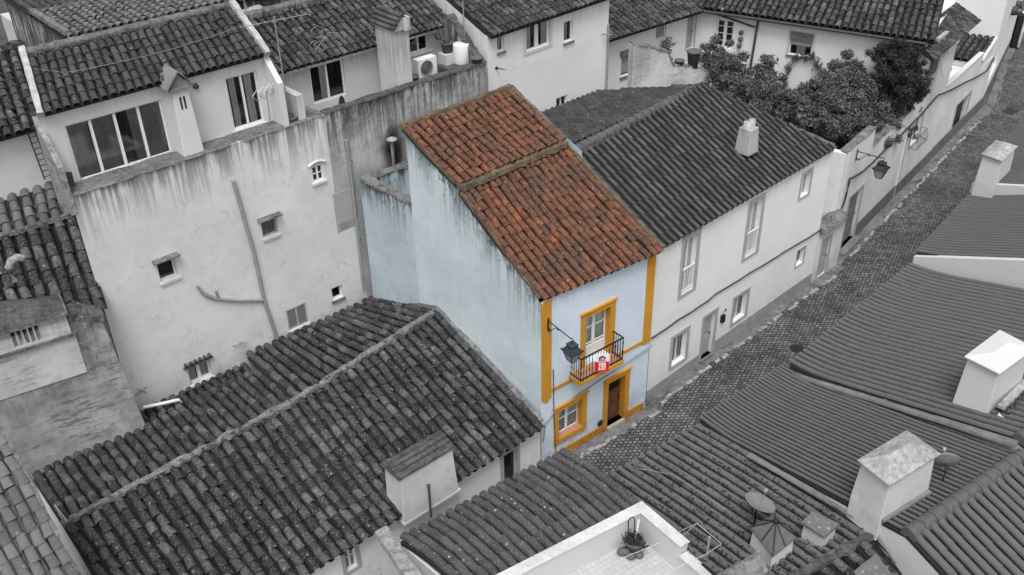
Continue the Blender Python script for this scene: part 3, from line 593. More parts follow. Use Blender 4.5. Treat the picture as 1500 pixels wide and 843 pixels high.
# estate sign tied to the railing
def text_mesh(body, size, P, u, z, o, mat, mb_parent, name='lettering', sx=1.0, bold=.0):
    cu = bpy.data.curves.new('tmp_text', 'FONT'); cu.body = body; cu.size = size; cu.align_x = 'CENTER'; cu.align_y = 'CENTER'; cu.extrude = .002; cu.offset = bold
    to = bpy.data.objects.new('tmp_text', cu); COL.objects.link(to); dg = bpy.context.evaluated_depsgraph_get(); me = bpy.data.meshes.new_from_object(to.evaluated_get(dg)); bpy.data.objects.remove(to)
    v = np.array([p.co[:] for p in me.vertices]); Wd = np.array([P.p(u+a*sx, z+b, o+c) for a, b, c in v]); O = ORG[mb_parent]
    me.vertices.foreach_set('co', (Wd-O).ravel()); me.materials.clear(); me.materials.append(M[mat]); me.update(); me.name = name
    t = bpy.data.objects.new(name, me); COL.objects.link(t); t.parent = mb_parent; ORG[t] = O; return t
sc_ = FA.hit(882, 532, BO+.24); SPn = PL(sc_-np.array([0, 0, 0]), -38); sw, sh = .47, .70; zc_ = float(sc_[2]); us0, us1, zs0, zs1 = -sw/2, sw/2, zc_-sh/2, zc_+sh/2; uc = 0
mb = MB(); mb.pbox(SPn, us0, us1, zs0, zs1, -.012, 0); sg = mb.build('estate_sign', M['sign_white']); tag(sg, 'white and red estate agent sign with a phone number tied to the balcony railing', 'sign')
mb = MB(); mb.pbox(SPn, us0+.004, us1-.004, zs0+.004, zs0+sh*.57, 0, .003); mb.build('red_panel', M['sign_red'], sg)
mb = MB(); zr = zs0+sh*.80; hw = sw*.27; F_ = lambda u, z: SPn.p(u, z, .004)
mb.mesh([F_(-hw, zr), F_(0, zr+sh*.13), F_(hw, zr), F_(hw, zr-.045), F_(hw*.55, zr-.045), F_(0, zr), F_(-hw*.55, zr-.045), F_(-hw, zr-.045)], [(0, 7, 6, 5, 1), (1, 5, 4, 3, 2)]); mb.build('roof_emblem', M['sign_roof'], sg)
text_mesh('ERA', .13, SPn, 0, zs0+sh*.655, .004, 'sign_ink', sg, bold=.005)
for i, t in enumerate(('266', '748', '600')): text_mesh(t, .15, SPn, 0, zs0+sh*(.47-.155*i), .006, 'sign_white', sg, sx=1.1, bold=.003)
text_mesh('', .02, SPn, 0, zs0, 0, 'sign_white', sg) if False else None
# wall lantern on a scrolled bracket
def lantern(name, root, tip, label, group=None, s=1.0, mat='lamp_green'):
    root, tip = np.array(root, float), np.array(tip, float); L = thing(name, root, label, 'street lamp', group); d = tip-root; Ld = np.linalg.norm(d); d = d/Ld; sdir = unit(np.cross(d, [0, 0, 1.0]))
    mb = MB(); mb.tube([root, root+d*Ld*.5, tip], .024*s); mb.tube([root+V(0, 0, -.42*s), root+d*.18*s+V(0, 0, -.42*s), root+d*.34*s+V(0, 0, -.22*s), root+d*.55*s+V(0, 0, -.02)], .018*s)
    for c0, rr in ((root+d*.12*s+V(0, 0, -.42*s), .09*s), (root+d*.62*s+V(0, 0, -.07*s), .07*s)):
        mb.tube([c0+d*rr*(1-t/14)*math.cos(t*.75)+V(0, 0, 1)*rr*(1-t/14)*math.sin(t*.75) for t in range(12)], .013*s, 6)
    mb.tube([tip, tip+d*.06*s+V(0, 0, .1*s), tip+d*.12*s+V(0, 0, 0), tip+d*.08*s+V(0, 0, -.14*s)], .016*s); mb.box(root+d*.01+V(0, 0, -.2*s), sdir*.03*s, d*.012, (0, 0, .34*s)); mb.build('bracket', M['metal'], L)
    c = tip+d*.06*s+V(0, 0, -.14*s); e1, e2 = unit(d+sdir), unit(sdir-d)
    def ring(r, h): return [c+e1*r+V(0, 0, h), c+e2*r+V(0, 0, h), c-e1*r+V(0, 0, h), c-e2*r+V(0, 0, h)]
    def loft(mb, prof):
        vs = []; [vs.extend(ring(r*s, h*s)) for r, h in prof]; n = len(prof); mb.mesh(vs, [(4*i+k, 4*i+(k+1) % 4, 4*i+4+(k+1) % 4, 4*i+4+k) for i in range(n-1) for k in range(4)]+[(3, 2, 1, 0), tuple(4*n-4+k for k in range(4))])
    mb = MB(); loft(mb, [(.47, -.42), (.47, -.39), (.25, -.2), (.25, -.1), (.29, -.09), (.06, -.0), (.06, .03)]); loft(mb, [(.21, -.92), (.21, -.90)])
    for k in range(4):
        a, b = ring(.395*s, -.42*s)[k], ring(.20*s, -.9*s)[k]; mb.tube([a, b], .02*s, 6)
        a2 = ring(.395*s, -.43*s)[(k+1) % 4]; mb.tube([a, a2], .016*s, 5); mb.lathe(ring(.45*s, -.4*s)[k], [(.03*s, 0), (.04*s, .04*s), (.0, .1*s)], 6)
    mb.build('lamp_body', M[mat], L); mb = MB(); loft(mb, [(.195, -.895), (.38, -.425)]); mb.build('lamp_glass', M['lamp_glass'], L); return L
rt_ = FA.p(*FA.uz(801.5, 469), .04); tp_ = at(837, 497, rt_[2]-.1)
lantern('wall_lantern', rt_, tp_, 'blue-green street lantern on an iron bracket at the corner of the blue house', s=.74)
# cable along the front of the blue house
def cable(name, pts, r, mat, label, cat='cable', sub=6, sagd=.03):
    P = [];
    for a, b in zip(pts[:-1], pts[1:]):
        a, b = np.array(a), np.array(b)
        for i in range(sub): t = i/sub; P.append(a+(b-a)*t+V(0, 0, -sagd*4*t*(1-t))+RNG.normal(size=3)*.004)
    P.append(np.array(pts[-1])); mb = MB(); mb.tube(P, r, 6); o = mb.build(name, M[mat]); return tag(o, label, cat)
cable('wall_cable', [FA.p(.05, 1.2, .05), FA.p(.1, 1.9, .05), FA.p(.5, 2.22, .05), FA.p(1.5, 2.42, .05), FA.p(2.6, 2.55, .07), FA.p(4.2, 2.72, .05), FA.p(5.1, 2.83, .05)], .022, 'pipe', 'pale clipped cable sagging along the blue front below the balcony')
cable('drop_cable', [FA.p(.47, 4.0, .05), FA.p(.5, 2.2, .05), FA.p(.62, -.02, .05)], .016, 'darkpipe', 'thin dark vertical conduit beside the ochre corner strip of the blue house', sagd=0)

# ------------------------------------------------------------------ low house with the big lichened roof
Bh = thing('low_house', (9.5, 17.8, 0), 'low white house with a large dark lichened tile roof left of the blue house', 'house')
eA, eB = V(2.7, 17.42, 2.23), V(16.1, 17.6, 2.23); rR, rM, rL = at(641, 456, 4.14), at(425, 593, 3.74), at(92, 770, 3.62)
bw = rect(BF, (503, 807), (524.5, 829)); bdr = rect(BF, (737, 668), (757, 700)); bdr = (bdr[0], bdr[1], .1, bdr[3])
mb = MB(); front(mb, BF, -13.4, 0, -.3, 2.25, [bw, bdr], .16); 
x0, x1 = -13.4, 0.02
mb.poly([BF.p(x1, -.3), V(16.12, 27, -.3), V(16.12, 27, 2.6), rR+V(.1, 0, -.12), BF.p(x1, 2.25)]); mb.poly([BF.p(x0, 2.25), rL+V(0, 0, -.12), V(2.7, 25.7, 2.4), V(2.7, 25.7, -.3), BF.p(x0, -.3)])
mb.poly([V(2.7, 25.7, -.3), V(2.7, 25.7, 2.4), V(10.45, 25.7, 2.45), V(10.45, 25.7, -.3)])
mb.build('wall', [M['white'], M['dark']], Bh)
s1 = lambda s, t: .05*math.sin(7*s+1)*math.sin(math.pi*min(1, max(0, t)))-.05*math.sin(math.pi*min(1, max(0, t)))
f1 = roof('roof', Bh, eA, eB, rR, rL, 'old_tile', pitch=.325, tl=.38, jit=1.7, sag=s1, over=.12, mid=((rM[0]-eA[0])/(eB[0]-eA[0]), rM))
f2 = roof('roof', Bh, V(15.85, 26.95, 2.72), V(10.45, 26.95, 2.72), rM+V(.2, 0, 0), rR, 'old_tile', pitch=.31, tl=.40, jit=1.6, over=.0)
f3 = roof('roof', Bh, V(10.45, 26.0, 2.6), V(2.7, 25.95, 2.55), rL, rM+V(.2, 0, 0), 'old_tile', pitch=.31, tl=.40, jit=1.6, over=.1)
wobble_bar('ridge', f1, rL, rM, .24, .12, 'coping', 26, .05); wobble_bar('ridge', f1, rM, rR, .24, .12, 'coping', 26, .05)
wobble_bar('party_flashing', f1, V(16.1, 17.7, 2.30), rR+V(.02, 0, .1), .2, .09, 'coping', 16, .05); wobble_bar('party_flashing', f2, rR+V(.05, 0, .08), V(15.9, 26.9, 2.75), .22, .12, 'coping', 12, .05)
win(BF, bw, Bh, cols=2, rows=2, casing=.12, casmat='grey_trim', cmat='curtain', curtain=((0, 1),)); door(BF, bdr, Bh, 'dark_door', casing=.14, panels=2, leaf=2, grille=True)
mb = MB(); mb.pbox(BF, -13.4, -2.1, 2.0, 2.14, -.01, .05); mb.build('cornice', M['white'], Bh)
# its stub chimney on the eave
CO_ = .45; cu0, cz1 = BF.uz(585, 703, CO_); cu1 = BF.uz(663, 659, CO_)[0]; cz0 = 2.02
mb = MB(); d0 = .85
mb.hexa([BF.p(cu0, cz0, CO_+.02), BF.p(cu1+.12, cz0, CO_+.02), BF.p(cu1+.12, cz0, -.4), BF.p(cu0, cz0, -.4), BF.p(cu0+.04, cz1, CO_), BF.p(cu1, cz1, CO_), BF.p(cu1, cz1, -.35), BF.p(cu0+.04, cz1, -.35)]); mb.pbox(BF, cu0-.02, cu1+.2, 1.9, 2.03, -.01, CO_+.03); ch = mb.build('chimney', M['chimney'], Bh, bev=.03)
mb = MB(); zt = cz1; um = .05; oF, oB = CO_+.05, -.45
mb.mesh([BF.p(cu0-.05, zt, oF), BF.p(cu1+.06, zt, oF), BF.p(cu1+.06, zt, oB), BF.p(cu0-.05, zt, oB), BF.p(cu0, zt+.22, um), BF.p(cu1, zt+.22, um)], [(3, 2, 1, 0), (0, 1, 5, 4), (2, 3, 4, 5), (0, 4, 3), (1, 2, 5)])
for o_, zz in ((oF-.08, zt+.04), (oF-.27, zt+.14), (um, zt+.22), (oB+.2, zt+.1)): mb.tube([BF.p(cu0-.03+(cu1-cu0+.06)*i/9, zz+RNG.normal()*.015, o_+RNG.normal()*.01) for i in range(10)], .08, 7)
mb.build('chimney_cap', M['moss'], ch)
mb = MB(); mb.tube([BF.p(*BF.uz(628, 713, .55), .55), BF.p(BF.uz(631, 760, .55)[0], -.05, .55)], .035, 8); mb.lathe(BF.p(*BF.uz(628, 713, .55), .55), [(.05, 0), (.05, .06), (.0, .07)], 8); tag(mb.build('vent_pipe', M['darkpipe']), 'thin dark vent pipe standing in front of the stub chimney', 'pipe')
cable('roof_cable', [at(100, 765, 3.7), at(80, 740, 4.0), at(92, 762, 3.65), at(110, 800, 3.3), at(140, 860, 3.0)], .014, 'wire', 'pale loose cable trailing over the left end of the lichened roof')
# small tiled lean-to in the gap behind
Ln = thing('lean_to_roof', (7.7, 26.3, 0), 'small dark lean-to roof in the gap between the lichened roof and the white rear wall', 'lean-to')
mb = MB(); mb.prism([(6.3, 26.1), (10.4, 26.1), (10.4, 26.95), (6.3, 26.95)], -.3, 2.0); mb.build('wall', M['dwall'], Ln); roof('roof', Ln, V(6.3, 26.1, 2.15), V(10.4, 26.1, 2.15), V(10.4, 26.95, 2.4), V(6.3, 26.95, 2.4), 'old_tile', jit=1.6, over=0)
mb = MB(); mb.tube([at(210, 597, 2.75), at(235, 592, 2.75), at(262, 586, 2.7), at(265, 590, 2.5)], .06, 8); tag(mb.build('drain_pipe', M['plastic']), 'white plastic drain pipe lying in the gap behind the lichened roof', 'pipe')

# ------------------------------------------------------------------ neighbour whose roof fills the bottom left corner
CP_ = PL((2.1, 20), 92); c0, c1 = CP_.hit(0, 622), CP_.hit(125, 856)
Ch = thing('corner_house', (0, c1[1], 0), 'house with a pale worn tile roof in the bottom left corner', 'house'); lx = V(-5, 0, 0)
mb = MB(); mb.mesh([c1+V(0, 0, -.2), c0+V(0, 0, -.2), V(c0[0], c0[1], -.3), V(c1[0], c1[1], -.3)]+[p+lx for p in (c1+V(0, 0, -.2), c0+V(0, 0, -.2), V(c0[0], c0[1], -.3), V(c1[0], c1[1], -.3))], [(0, 1, 2, 3), (7, 6, 5, 4), (0, 3, 7, 4), (1, 5, 6, 2)]); mb.build('wall', M['dwall'], Ch)
fc = roof('roof', Ch, c1+lx, c1, c0, c0+lx, 'pale_tile', pitch=.30, tl=.36, jit=2.0, over=.1, rr=.40, hrise=.6, prr=.2); wobble_bar('verge', fc, c1+V(-.02, 0, -.04), c0+V(-.02, 0, -.04), .1, .09, 'coping', 20, .05)

# ------------------------------------------------------------------ old house with the vented block chimney, left
DP = PL((6.2, 25.75), -9); Dh = thing('old_chimney_house', (4.5, 26, 0), 'blotched grey house with a broad vented chimney block at the left edge', 'house')
uA = DP.uz(215, 628)[0]; zW = 7.0; z_tr = DP.uz(150, 470)[1]; u_tr = DP.uz(150, 470)[0]; uL = -6.5
mb = MB(); P0 = [(uL, -.3), (uA+.02, -.3), (uA, 2.6), (u_tr, z_tr), (u_tr-.5, z_tr+.35), (uL, z_tr+.35)]
f_ = [DP.p(a, b) for a, b in P0]; bk = [DP.p(a, b, -1.0) for a, b in P0]; n = len(P0); mb.mesh(f_+bk, [tuple(range(n)), tuple(reversed(range(n, 2*n)))]+[(i, n+i, n+(i+1) % n, (i+1) % n) for i in range(n)]); mb.build('wall', M['dwall'], Dh)
wobble_bar('coping', Dh, DP.p(u_tr-.9, z_tr+.38, -.35), DP.p(u_tr+.03, z_tr+.0, -.35), .85, .16, 'moss', 10, .03)
cu0, cu1 = uL, DP.uz(115, 515, .12)[0]; czt = DP.uz(85, 458, .12)[1]-.15
mb = MB(); mb.pbox(DP, cu0, cu1+.06, 5.4, czt-.76, -1.1, .03); vents = [(DP.uz(4, 460, .12)[0]+i*.155, DP.uz(4, 460, .12)[0]+i*.155+.10, czt-.60, czt-.1) for i in range(5)]; PV = PL(DP.p(0, 0, .05), -9)
body(mb, PV, cu0, cu1-.02, czt-.70, czt, 1.1, vents, .1, .3); blk = mb.build('chimney_block', [M['stack'], M['dark']], Dh)
mb = MB(); mb.pbox(DP, cu0, cu1+.1, czt-.76, czt-.68, -1.15, .13); mb.pbox(DP, cu0, cu1+.05, czt, czt+.07, -1.1, .18); mb.build('ledge', M['coping'], blk)
mb = MB(); K = 9; vs = []
for i in range(K):
    for j in range(K): s, t = i/(K-1), j/(K-1); vs.append(DP.p(cu0+(cu1-cu0)*s, czt+.07+.75*math.sin(math.pi*t)**.7*(1-max(0, (s-.45)/.55)**2.2)+RNG.normal()*.015, .18-1.25*t))
mb.mesh(vs, [(i*K+j, (i+1)*K+j, (i+1)*K+j+1, i*K+j+1) for i in range(K-1) for j in range(K-1)], 0, True); mb.build('mossy_cap', M['moss'], blk)
pc = DP.hit(20, 412, -.3); mb = MB(); mb.tube([pc, pc+V(0, 0, .45), pc+V(.1, 0, .6), pc+V(.28, -.02, .66), pc+V(.42, -.04, .58)], [.11, .11, .115, .115, .11], 10); mb.build('flue_pipe', M['moss_pale'], blk)
def aty(px, py, y): d_ = ray(px, py); return CO+d_*(y/d_[1])
yd0, yd1, yd2 = 26.35, 29.0, 30.4; zd0, zd1, zd2 = aty(145, 452, yd0)[2]-.05, aty(99, 318, yd1)[2], aty(87, 266, yd2)[2]
def xe(y): return 6.30+.26*max(0, y-27.0)
f = roof('roof', Dh, V(-1.2, yd0+1.35, zd0+.75), V(xe(yd0), yd0, zd0), V(xe(yd1), yd1, zd1), V(-1.2, yd1, zd1+.1), 'old_tile', pitch=.36, tl=.42, jit=1.8)
roof('roof', Dh, V(-1.5, yd1+.05, zd1+.1), V(xe(yd1), yd1+.05, zd1), V(xe(yd2), yd2, zd2), V(-1.5, yd2, zd2), 'pale_tile', pitch=.36, tl=.42, jit=1.2)
wobble_bar('ridge', f, V(-1.2, yd1, zd1+.1), V(xe(yd1), yd1, zd1), .22, .1, 'coping', 14, .04)
mb = MB(); mb.prism([(-1.2, 26.8), (6.26, 26.8), (xe(yd2)-.03, yd2), (-1.2, yd2)], -.3, zd0-.2); mb.poly([V(6.26, yd0, zd0-.2), V(xe(yd2)-.03, yd2, zd0-.2), V(xe(yd2)-.03, yd2, zd2-.15), V(xe(yd1)-.03, yd1, zd1-.15)]); mb.build('rear_wall', M['dwall'], Dh)
# house behind with a high white wall
Fh = thing('back_left_house', (3, 31, 0), 'white walled house with a dark tile roof behind the vented chimney at the far left', 'house')
FP = PL((xe(yd2)+.02, yd2), 1); zE = aty(50, 184, yd2)[2]; zR = aty(42, 60, yd2+3.7)[2]
mb = MB(); body(mb, FP, -8, .02, -.3, zE, 5); mb.build('wall', [M['pent'], M['dark']], Fh)
ff_ = roof('roof', Fh, FP.p(-8, zE+.05, .3), FP.p(.0, zE+.05, .3), FP.p(.9, zR, -3.7), FP.p(-8, zR, -3.7), 'old_tile', jit=1.4, pitch=.3); ridge_cap('ridge', ff_, FP.p(-8, zR, -3.7), FP.p(.9, zR, -3.7), 'moss')
mb = MB(); pA, pB = FP.hit(44, 188, .25), FP.hit(71, 262, .25); e_ = FP.d*.11
mb.tube([pA-e_, pB-e_], .025, 6); mb.tube([pA+e_, pB+e_], .025, 6)
for i in range(9): q = pA+(pB-pA)*(i+.5)/9; mb.tube([q-e_, q+e_], .016, 5)
mb.tube([pA-e_, pA+FP.n*-.25+V(0, 0, .1)], .025, 6); mb.tube([pA+e_, pA+FP.d*.6+V(0, 0, .05), pA+FP.d*.65+V(0, 0, -.25)], .03, 6); tag(mb.build('mast_ladder', M['darkpipe']), 'narrow dark lattice ladder mast against the far left white wall', 'mast')
# ------------------------------------------------------------------ tall white house with the glazed upper floor
EP = PL((16, 27.1), .7); seam = -1.15; zTop = 10.5; uE0 = EP.uz(103, 290)[0]
Eh = thing('tall_white_house', (*EP.p(-5, 0)[:2], 0), 'tall white rear wall with small scattered windows and a glazed upper floor', 'house')
ws = {'hood1': rect(EP, (228, 384), (261.6, 404.6)), 'hood2': rect(EP, (381.3, 323.4), (408.7, 341.2)), 'four': rect(EP, (455.7, 245.6), (475.3, 262.6)), 'shut': rect(EP, (418.7, 456.2), (452.5, 472)), 'open': rect(EP, (485, 423.8), (503, 434.6)), 'tile': rect(EP, (273.5, 540), (312, 550))}
mb = MB(); body(mb, EP, uE0, seam, -.3, zTop, 1.2, list(ws.values()), .2, skew=.27); mb.prism([tuple(EP.p(uE0+.27*1.2, 0, -1.2)[:2]), tuple(EP.p(seam, 0, -1.2)[:2]), tuple(EP.p(seam, 0, -6)[:2]), tuple(EP.p(uE0+.27*6, 0, -6)[:2])], -.3, zTop-.05)
zl = EP.uz(492, 331)[1]; ul = EP.uz(531, 420)[0]+.15; mb.pbox(EP, seam+.002, ul, -.3, zl, -.05, .012)
mb.build('wall', [M['ewall'], M['dark']], Eh)
win(EP, ws['hood1'], Eh, rec=.2, cols=1, hood='coping', sill=.05, frame='white_frame', sillmat='white_clean', label='small dark square window under a slab hood, lower left'); win(EP, ws['hood2'], Eh, rec=.2, cols=1, hood='coping', sill=.05, frame='zinc', sillmat='white_clean', curtain=((0, 1),), cmat='curtain_dark')
w4 = win(EP, ws['four'], Eh, rec=.1, cols=2, rows=2, sill=.06, sillmat='ewall', label='small white window of four panes under an arched lip')
a, b, c, d = ws['four']; mb = MB(); mb.tube([EP.p(a-.12+(b-a+.24)*i/8, d+.06+.10*math.sin(math.pi*i/8), .03) for i in range(9)], .045, 7); mb.build('arched_lip', M['ewall'], w4)
w5 = win(EP, ws['shut'], Eh, rec=.08, cols=2, frame='grey_trim', sill=.03, sillmat='white_clean', label='window closed by grey shutters')
a, b, c, d = ws['shut']; mb = MB(); mb.pbox(EP, a+.06, (a+b)/2-.03, c+.06, d-.06, -.06, -.035); mb.build('shutter', M['shutter_dark'], w5); mb = MB(); mb.pbox(EP, (a+b)/2+.03, b-.06, c+.06, d-.06, -.06, -.035); mb.build('shutter', M['shutter_dark'], w5)
win(EP, ws['open'], Eh, rec=.15, cols=1, rows=1, sill=.05, sillmat='cement', fw=.07)
w6 = win(EP, ws['tile'], Eh, rec=.18, cols=2, sill=.04, curtain=((0, .4), (.6, 1)), fw=.06, sillmat='white_clean', mull=.1)
a, b, c, d = ws['tile']; mb = MB()
for i in range(6): u = a-.1+(b-a+.2)*(i+.5)/6; mb.tube([EP.p(u, d+.17, -.02), EP.p(u, d+.12, .10)], [.06, .07], 7)
mb.pbox(EP, a-.12, b+.12, d+.03, d+.08, -.01, .1); mb.build('tile_hood', M['moss'], w6)
# narrow ledge, upper floor
EQ = PL(EP.p(0, 0, -.75), .7); zE1 = 12.72; uQ0 = uE0+.02; uQ1 = EQ.uz(405, 185)[0]
wl = rect(EQ, (94.3, 185), (253, 224)); wr_ = rect(EQ, (329, 115.6), (388, 178))
mb = MB(); body(mb, EQ, uQ0, uQ1, zTop-.05, zE1, 2.6, [wl, wr_], .12, .5, skew=.27); mb.build('upper_wall', [M['pent'], M['dark']], Eh)
wobble_bar('ledge', Eh, EP.p(uE0-.02, zTop-.03, -.36), EP.p(seam, zTop-.03, -.36), .80, .05, 'ledge', 24, .03)
win(EQ, wl, Eh, rec=.12, fw=.05, cols=4, curtain=((0, .23), (.26, .49), (.64, .74), (.76, 1)), cmat='curtain_dark', casing=.07, casmat='white_clean', mull=.07, sill=.05, sillmat='white_clean', name='sliding_window', label='wide sliding window of four panes with drawn grey curtains', casproud=.02)
win(EQ, wr_, Eh, rec=.12, fw=.06, cols=2, curtain=((.14, .32), (.62, .84)), cmat='curtain', sill=.05, sillmat='white_clean', name='sliding_window', label='tall two-pane sliding window at the right end of the upper floor')
rz = 13.85; pA, pB, pC, pD = EQ.p(uQ0+.1, zE1+.1, .15), EQ.p(uQ1-.1, zE1+.1, .15), at(345, 12, rz), at(37, 78, rz)
dpt = float((pD-EQ.P)@(-EQ.n)); rC_, rD_ = EQ.p(float((pC-EQ.P)@EQ.d), rz, -dpt), EQ.p(float((pD-EQ.P)@EQ.d), rz, -dpt); uD_, uC_ = float((pD-EQ.P)@EQ.d), float((pC-EQ.P)@EQ.d)
f = roof('roof', Eh, pA, pB, rC_, rD_, 'mid_tile', pitch=.26, tl=.38, jit=1.1); ridge_cap('ridge', f, rD_, rC_, 'ridge', .16)
def gpt(u, k): return [EQ.p(u, zTop, 0), EQ.p(u, zE1+.05, 0), EQ.p(u+k*dpt, rz-.1, -dpt), EQ.p(u+k*dpt*2, zE1, -dpt*2), EQ.p(u+k*dpt*2, zTop, -dpt*2)]
kL, kR = (uD_-uQ0)/dpt, (uC_-uQ1)/dpt; gl, gr = gpt(uQ0+.03, kL), gpt(uQ1-.03, kR)
mb = MB(); mb.poly(gl); mb.poly(list(reversed(gr))); mb.poly([gl[4], gl[3], gr[3], gr[4]]); mb.build('gable_wall', M['pent'], Eh)
roof('roof', Eh, gr[3], gl[3], rD_, rC_, 'mid_tile', pitch=.26, tl=.38)
for u, u_ in ((uQ0, uD_-.05), (uQ1, uC_+.05)): wobble_bar('verge_parapet', f, EQ.p(u, zE1+.02, .2), EQ.p(u_, rz+.1, -dpt), .2, .17, 'verge_lime', 14, .02)
mb = MB(); mb.hexa([EQ.p(uQ0-.12, zTop-.6, .78), EQ.p(uQ0+.04, zTop-.6, .78), EQ.p(uQ0+.04, zTop-.6, -.3), EQ.p(uQ0-.12, zTop-.6, -.3), EQ.p(uQ0-.12, zTop+.9, .78), EQ.p(uQ0+.04, zTop+.9, .78), EQ.p(uQ0+.04, zE1-.1, -.3), EQ.p(uQ0-.12, zE1-.1, -.3)]); mb.build('corner_pier', M['moss_pale'], Eh)
mb = MB(); zw_ = EP.uz(412, 122)[1]; mb.hexa([EQ.p(uQ1-.1, zTop-.05, .74), EQ.p(uQ1+.1, zTop-.05, .74), EQ.p(uQ1+.1, zTop-.05, 0), EQ.p(uQ1-.1, zTop-.05, 0), EQ.p(uQ1-.1, zw_, .74), EQ.p(uQ1+.1, zw_, .74), EQ.p(uQ1+.1, zE1, 0), EQ.p(uQ1-.1, zE1, 0)]); mb.build('screen_wall', M['pent'], Eh)
# chimney against the upper floor
def gabled_chimney(P, u0, u1, z0, z1, o0, o1, parent, mat, capmat='cement', cap=.42, ov=.1, slots=True):
    mb = MB(); um = (u0+u1)/2; om = (o0+o1)/2
    mb.hexa([P.p(u0-.04, z0, o1+.04), P.p(u1+.04, z0, o1+.04), P.p(u1+.04, z0, o0), P.p(u0-.04, z0, o0), P.p(u0+.04, z1, o1), P.p(u1-.04, z1, o1), P.p(u1-.04, z1, o0), P.p(u0+.04, z1, o0)])
    c = mb.build('chimney', M[mat], parent, bev=.03); mb = MB(); mb.pbox(P, u0-ov*.6, u1+ov*.6, z1, z1+.06, o0-ov*.5, o1+ov*.6)
    mb.mesh([P.p(u0-ov*.3, z1+.06, o1+.03), P.p(u1+ov*.3, z1+.06, o1+.03), P.p(um, z1+cap, o1+.0), P.p(u0-ov*.3, z1+.06, o0), P.p(u1+ov*.3, z1+.06, o0), P.p(um, z1+cap, o0)], [(0, 1, 2), (5, 4, 3), (0, 2, 5, 3), (1, 4, 5, 2)])
    mb.mesh([P.p(u0-ov, z1+.05, o1+.1), P.p(um, z1+cap+.05, o1+.1), P.p(u1+ov, z1+.05, o1+.1), P.p(u1+ov, z1+.1, o1+.1), P.p(um, z1+cap+.1, o1+.1), P.p(u0-ov, z1+.1, o1+.1)]+[P.p(u0-ov, z1+.05, o0-.05), P.p(um, z1+cap+.05, o0-.05), P.p(u1+ov, z1+.05, o0-.05), P.p(u1+ov, z1+.1, o0-.05), P.p(um, z1+cap+.1, o0-.05), P.p(u0-ov, z1+.1, o0-.05)], [(5, 4, 1, 0), (4, 3, 2, 1), (6, 7, 10, 11), (7, 8, 9, 10), (5, 11, 10, 4), (4, 10, 9, 3), (0, 1, 7, 6), (1, 2, 8, 7)])
    mb.build('chimney_cap', M[capmat], c)
    if slots: mb = MB(); mb.pbox(P, um-.09, um-.03, z1-.62, z1-.22, o1-.02, o1+.012); mb.pbox(P, um+.03, um+.09, z1-.62, z1-.22, o1-.02, o1+.012); mb.build('vent_slot', M['dark'], c)
    return c
cu0, cu1 = EQ.uz(257, 165, .62)[0], EQ.uz(284, 160, .62)[0]; gabled_chimney(EQ, cu0, cu1, zTop, EQ.uz(262, 132, .62)[1], -.1, .62, Eh, 'pent', cap=.5, ov=.14)
mb = MB(); mb.lathe(EQ.p(*EQ.uz(286, 126), 0), [(.0, .1), (.08, .1), (.09, 0)], 10, axis=EQ.n); tag(mb.build('wall_lamp', M['darkpipe'], Eh), 'small round lamp')
for px, py in ((268, 205), (103, 275)):
    q = EQ.hit(px, py, .25); mb = MB(); mb.mesh([q+V(-.1, .1, -.35), q+V(.14, 0, -.35), q+V(.16, 0, .45), q+V(-.08, .1, .5), q+V(-.12, .07, -.35), q+V(.12, -.03, -.35), q+V(.14, -.03, .45), q+V(-.1, .07, .5)], [(0, 1, 2, 3), (7, 6, 5, 4), (0, 4, 5, 1), (1, 5, 6, 2), (2, 6, 7, 3), (3, 7, 4, 0)])
    tag(mb.build('loose_board', M['bark']), 'weathered board leaning beside the shafted chimney' if px == 268 else 'weathered board leaning at the left end of the upper ledge', 'board')
# drain pipes and stray fittings on the rear wall
mb = MB(); P_ = [EP.p(*EP.uz(342, 265, .07), .07), EP.p(*EP.uz(372, 370, .07), .07), EP.p(*EP.uz(387, 440, .07), .07), EP.p(*EP.uz(406, 497, .07), .07)]; mb.tube(P_, .065, 9); mb.tube([P_[2], EP.p(*EP.uz(350, 441, .07), .07), EP.p(*EP.uz(315, 438, .07), .07), EP.p(*EP.uz(298, 430, .07), .07), EP.p(*EP.uz(289, 419, .07), .07)], [.05, .05, .055, .06, .04], 8); mb.tube([EP.p(*EP.uz(320, 437, .07), .07), EP.p(*EP.uz(316, 426, .12), .12)], .045, 7)
dp = mb.build('downpipe', M['pipe']); tag(dp, 'long grey drain pipe with a crooked side branch on the white rear wall', 'pipe')
mb = MB(); mb.tube([EP.p(*EP.uz(507, 206, .07), .07), EP.p(*EP.uz(515, 262, .07), .07), EP.p(*EP.uz(520, 310, .07), .07), EP.p(*EP.uz(533, 424, .07), .07)], .055, 9)
for px, py in ((514, 238), (521, 304), (526, 352), (531, 408)): q = EP.p(*EP.uz(px, py, .07), .07); mb.lathe(q-V(0, 0, .03), [(.075, 0), (.075, .06)], 10)
tag(mb.build('downpipe', M['pipe']), 'straight jointed downpipe beside the rear corner of the blue house', 'pipe')
q = EP.p(*EP.uz(352, 503, .1), .02); mb = MB(); mb.tube([q+V(-.25, 0, -.02), q+V(0, -.12, 0), q+V(.25, -.05, -.1)], .02, 6); mb.tube([q, q+V(.05, -.25, .1)], .018, 6); tag(mb.build('wall_hook', M['cap']), 'rusty bracket on the white rear wall above the lichened eave', 'bracket')
q = EP.p(*EP.uz(207, 573, .1), .02); mb = MB(); mb.tube([q+V(-.2, -.02, -.12), q+V(.2, -.15, .12)], .022, 6); mb.tube([q+V(.15, -.02, -.18), q+V(-.12, -.15, .16)], .022, 6); tag(mb.build('wall_hook', M['cap']), 'crossed iron bracket beside the edge of the blotched wall', 'bracket')
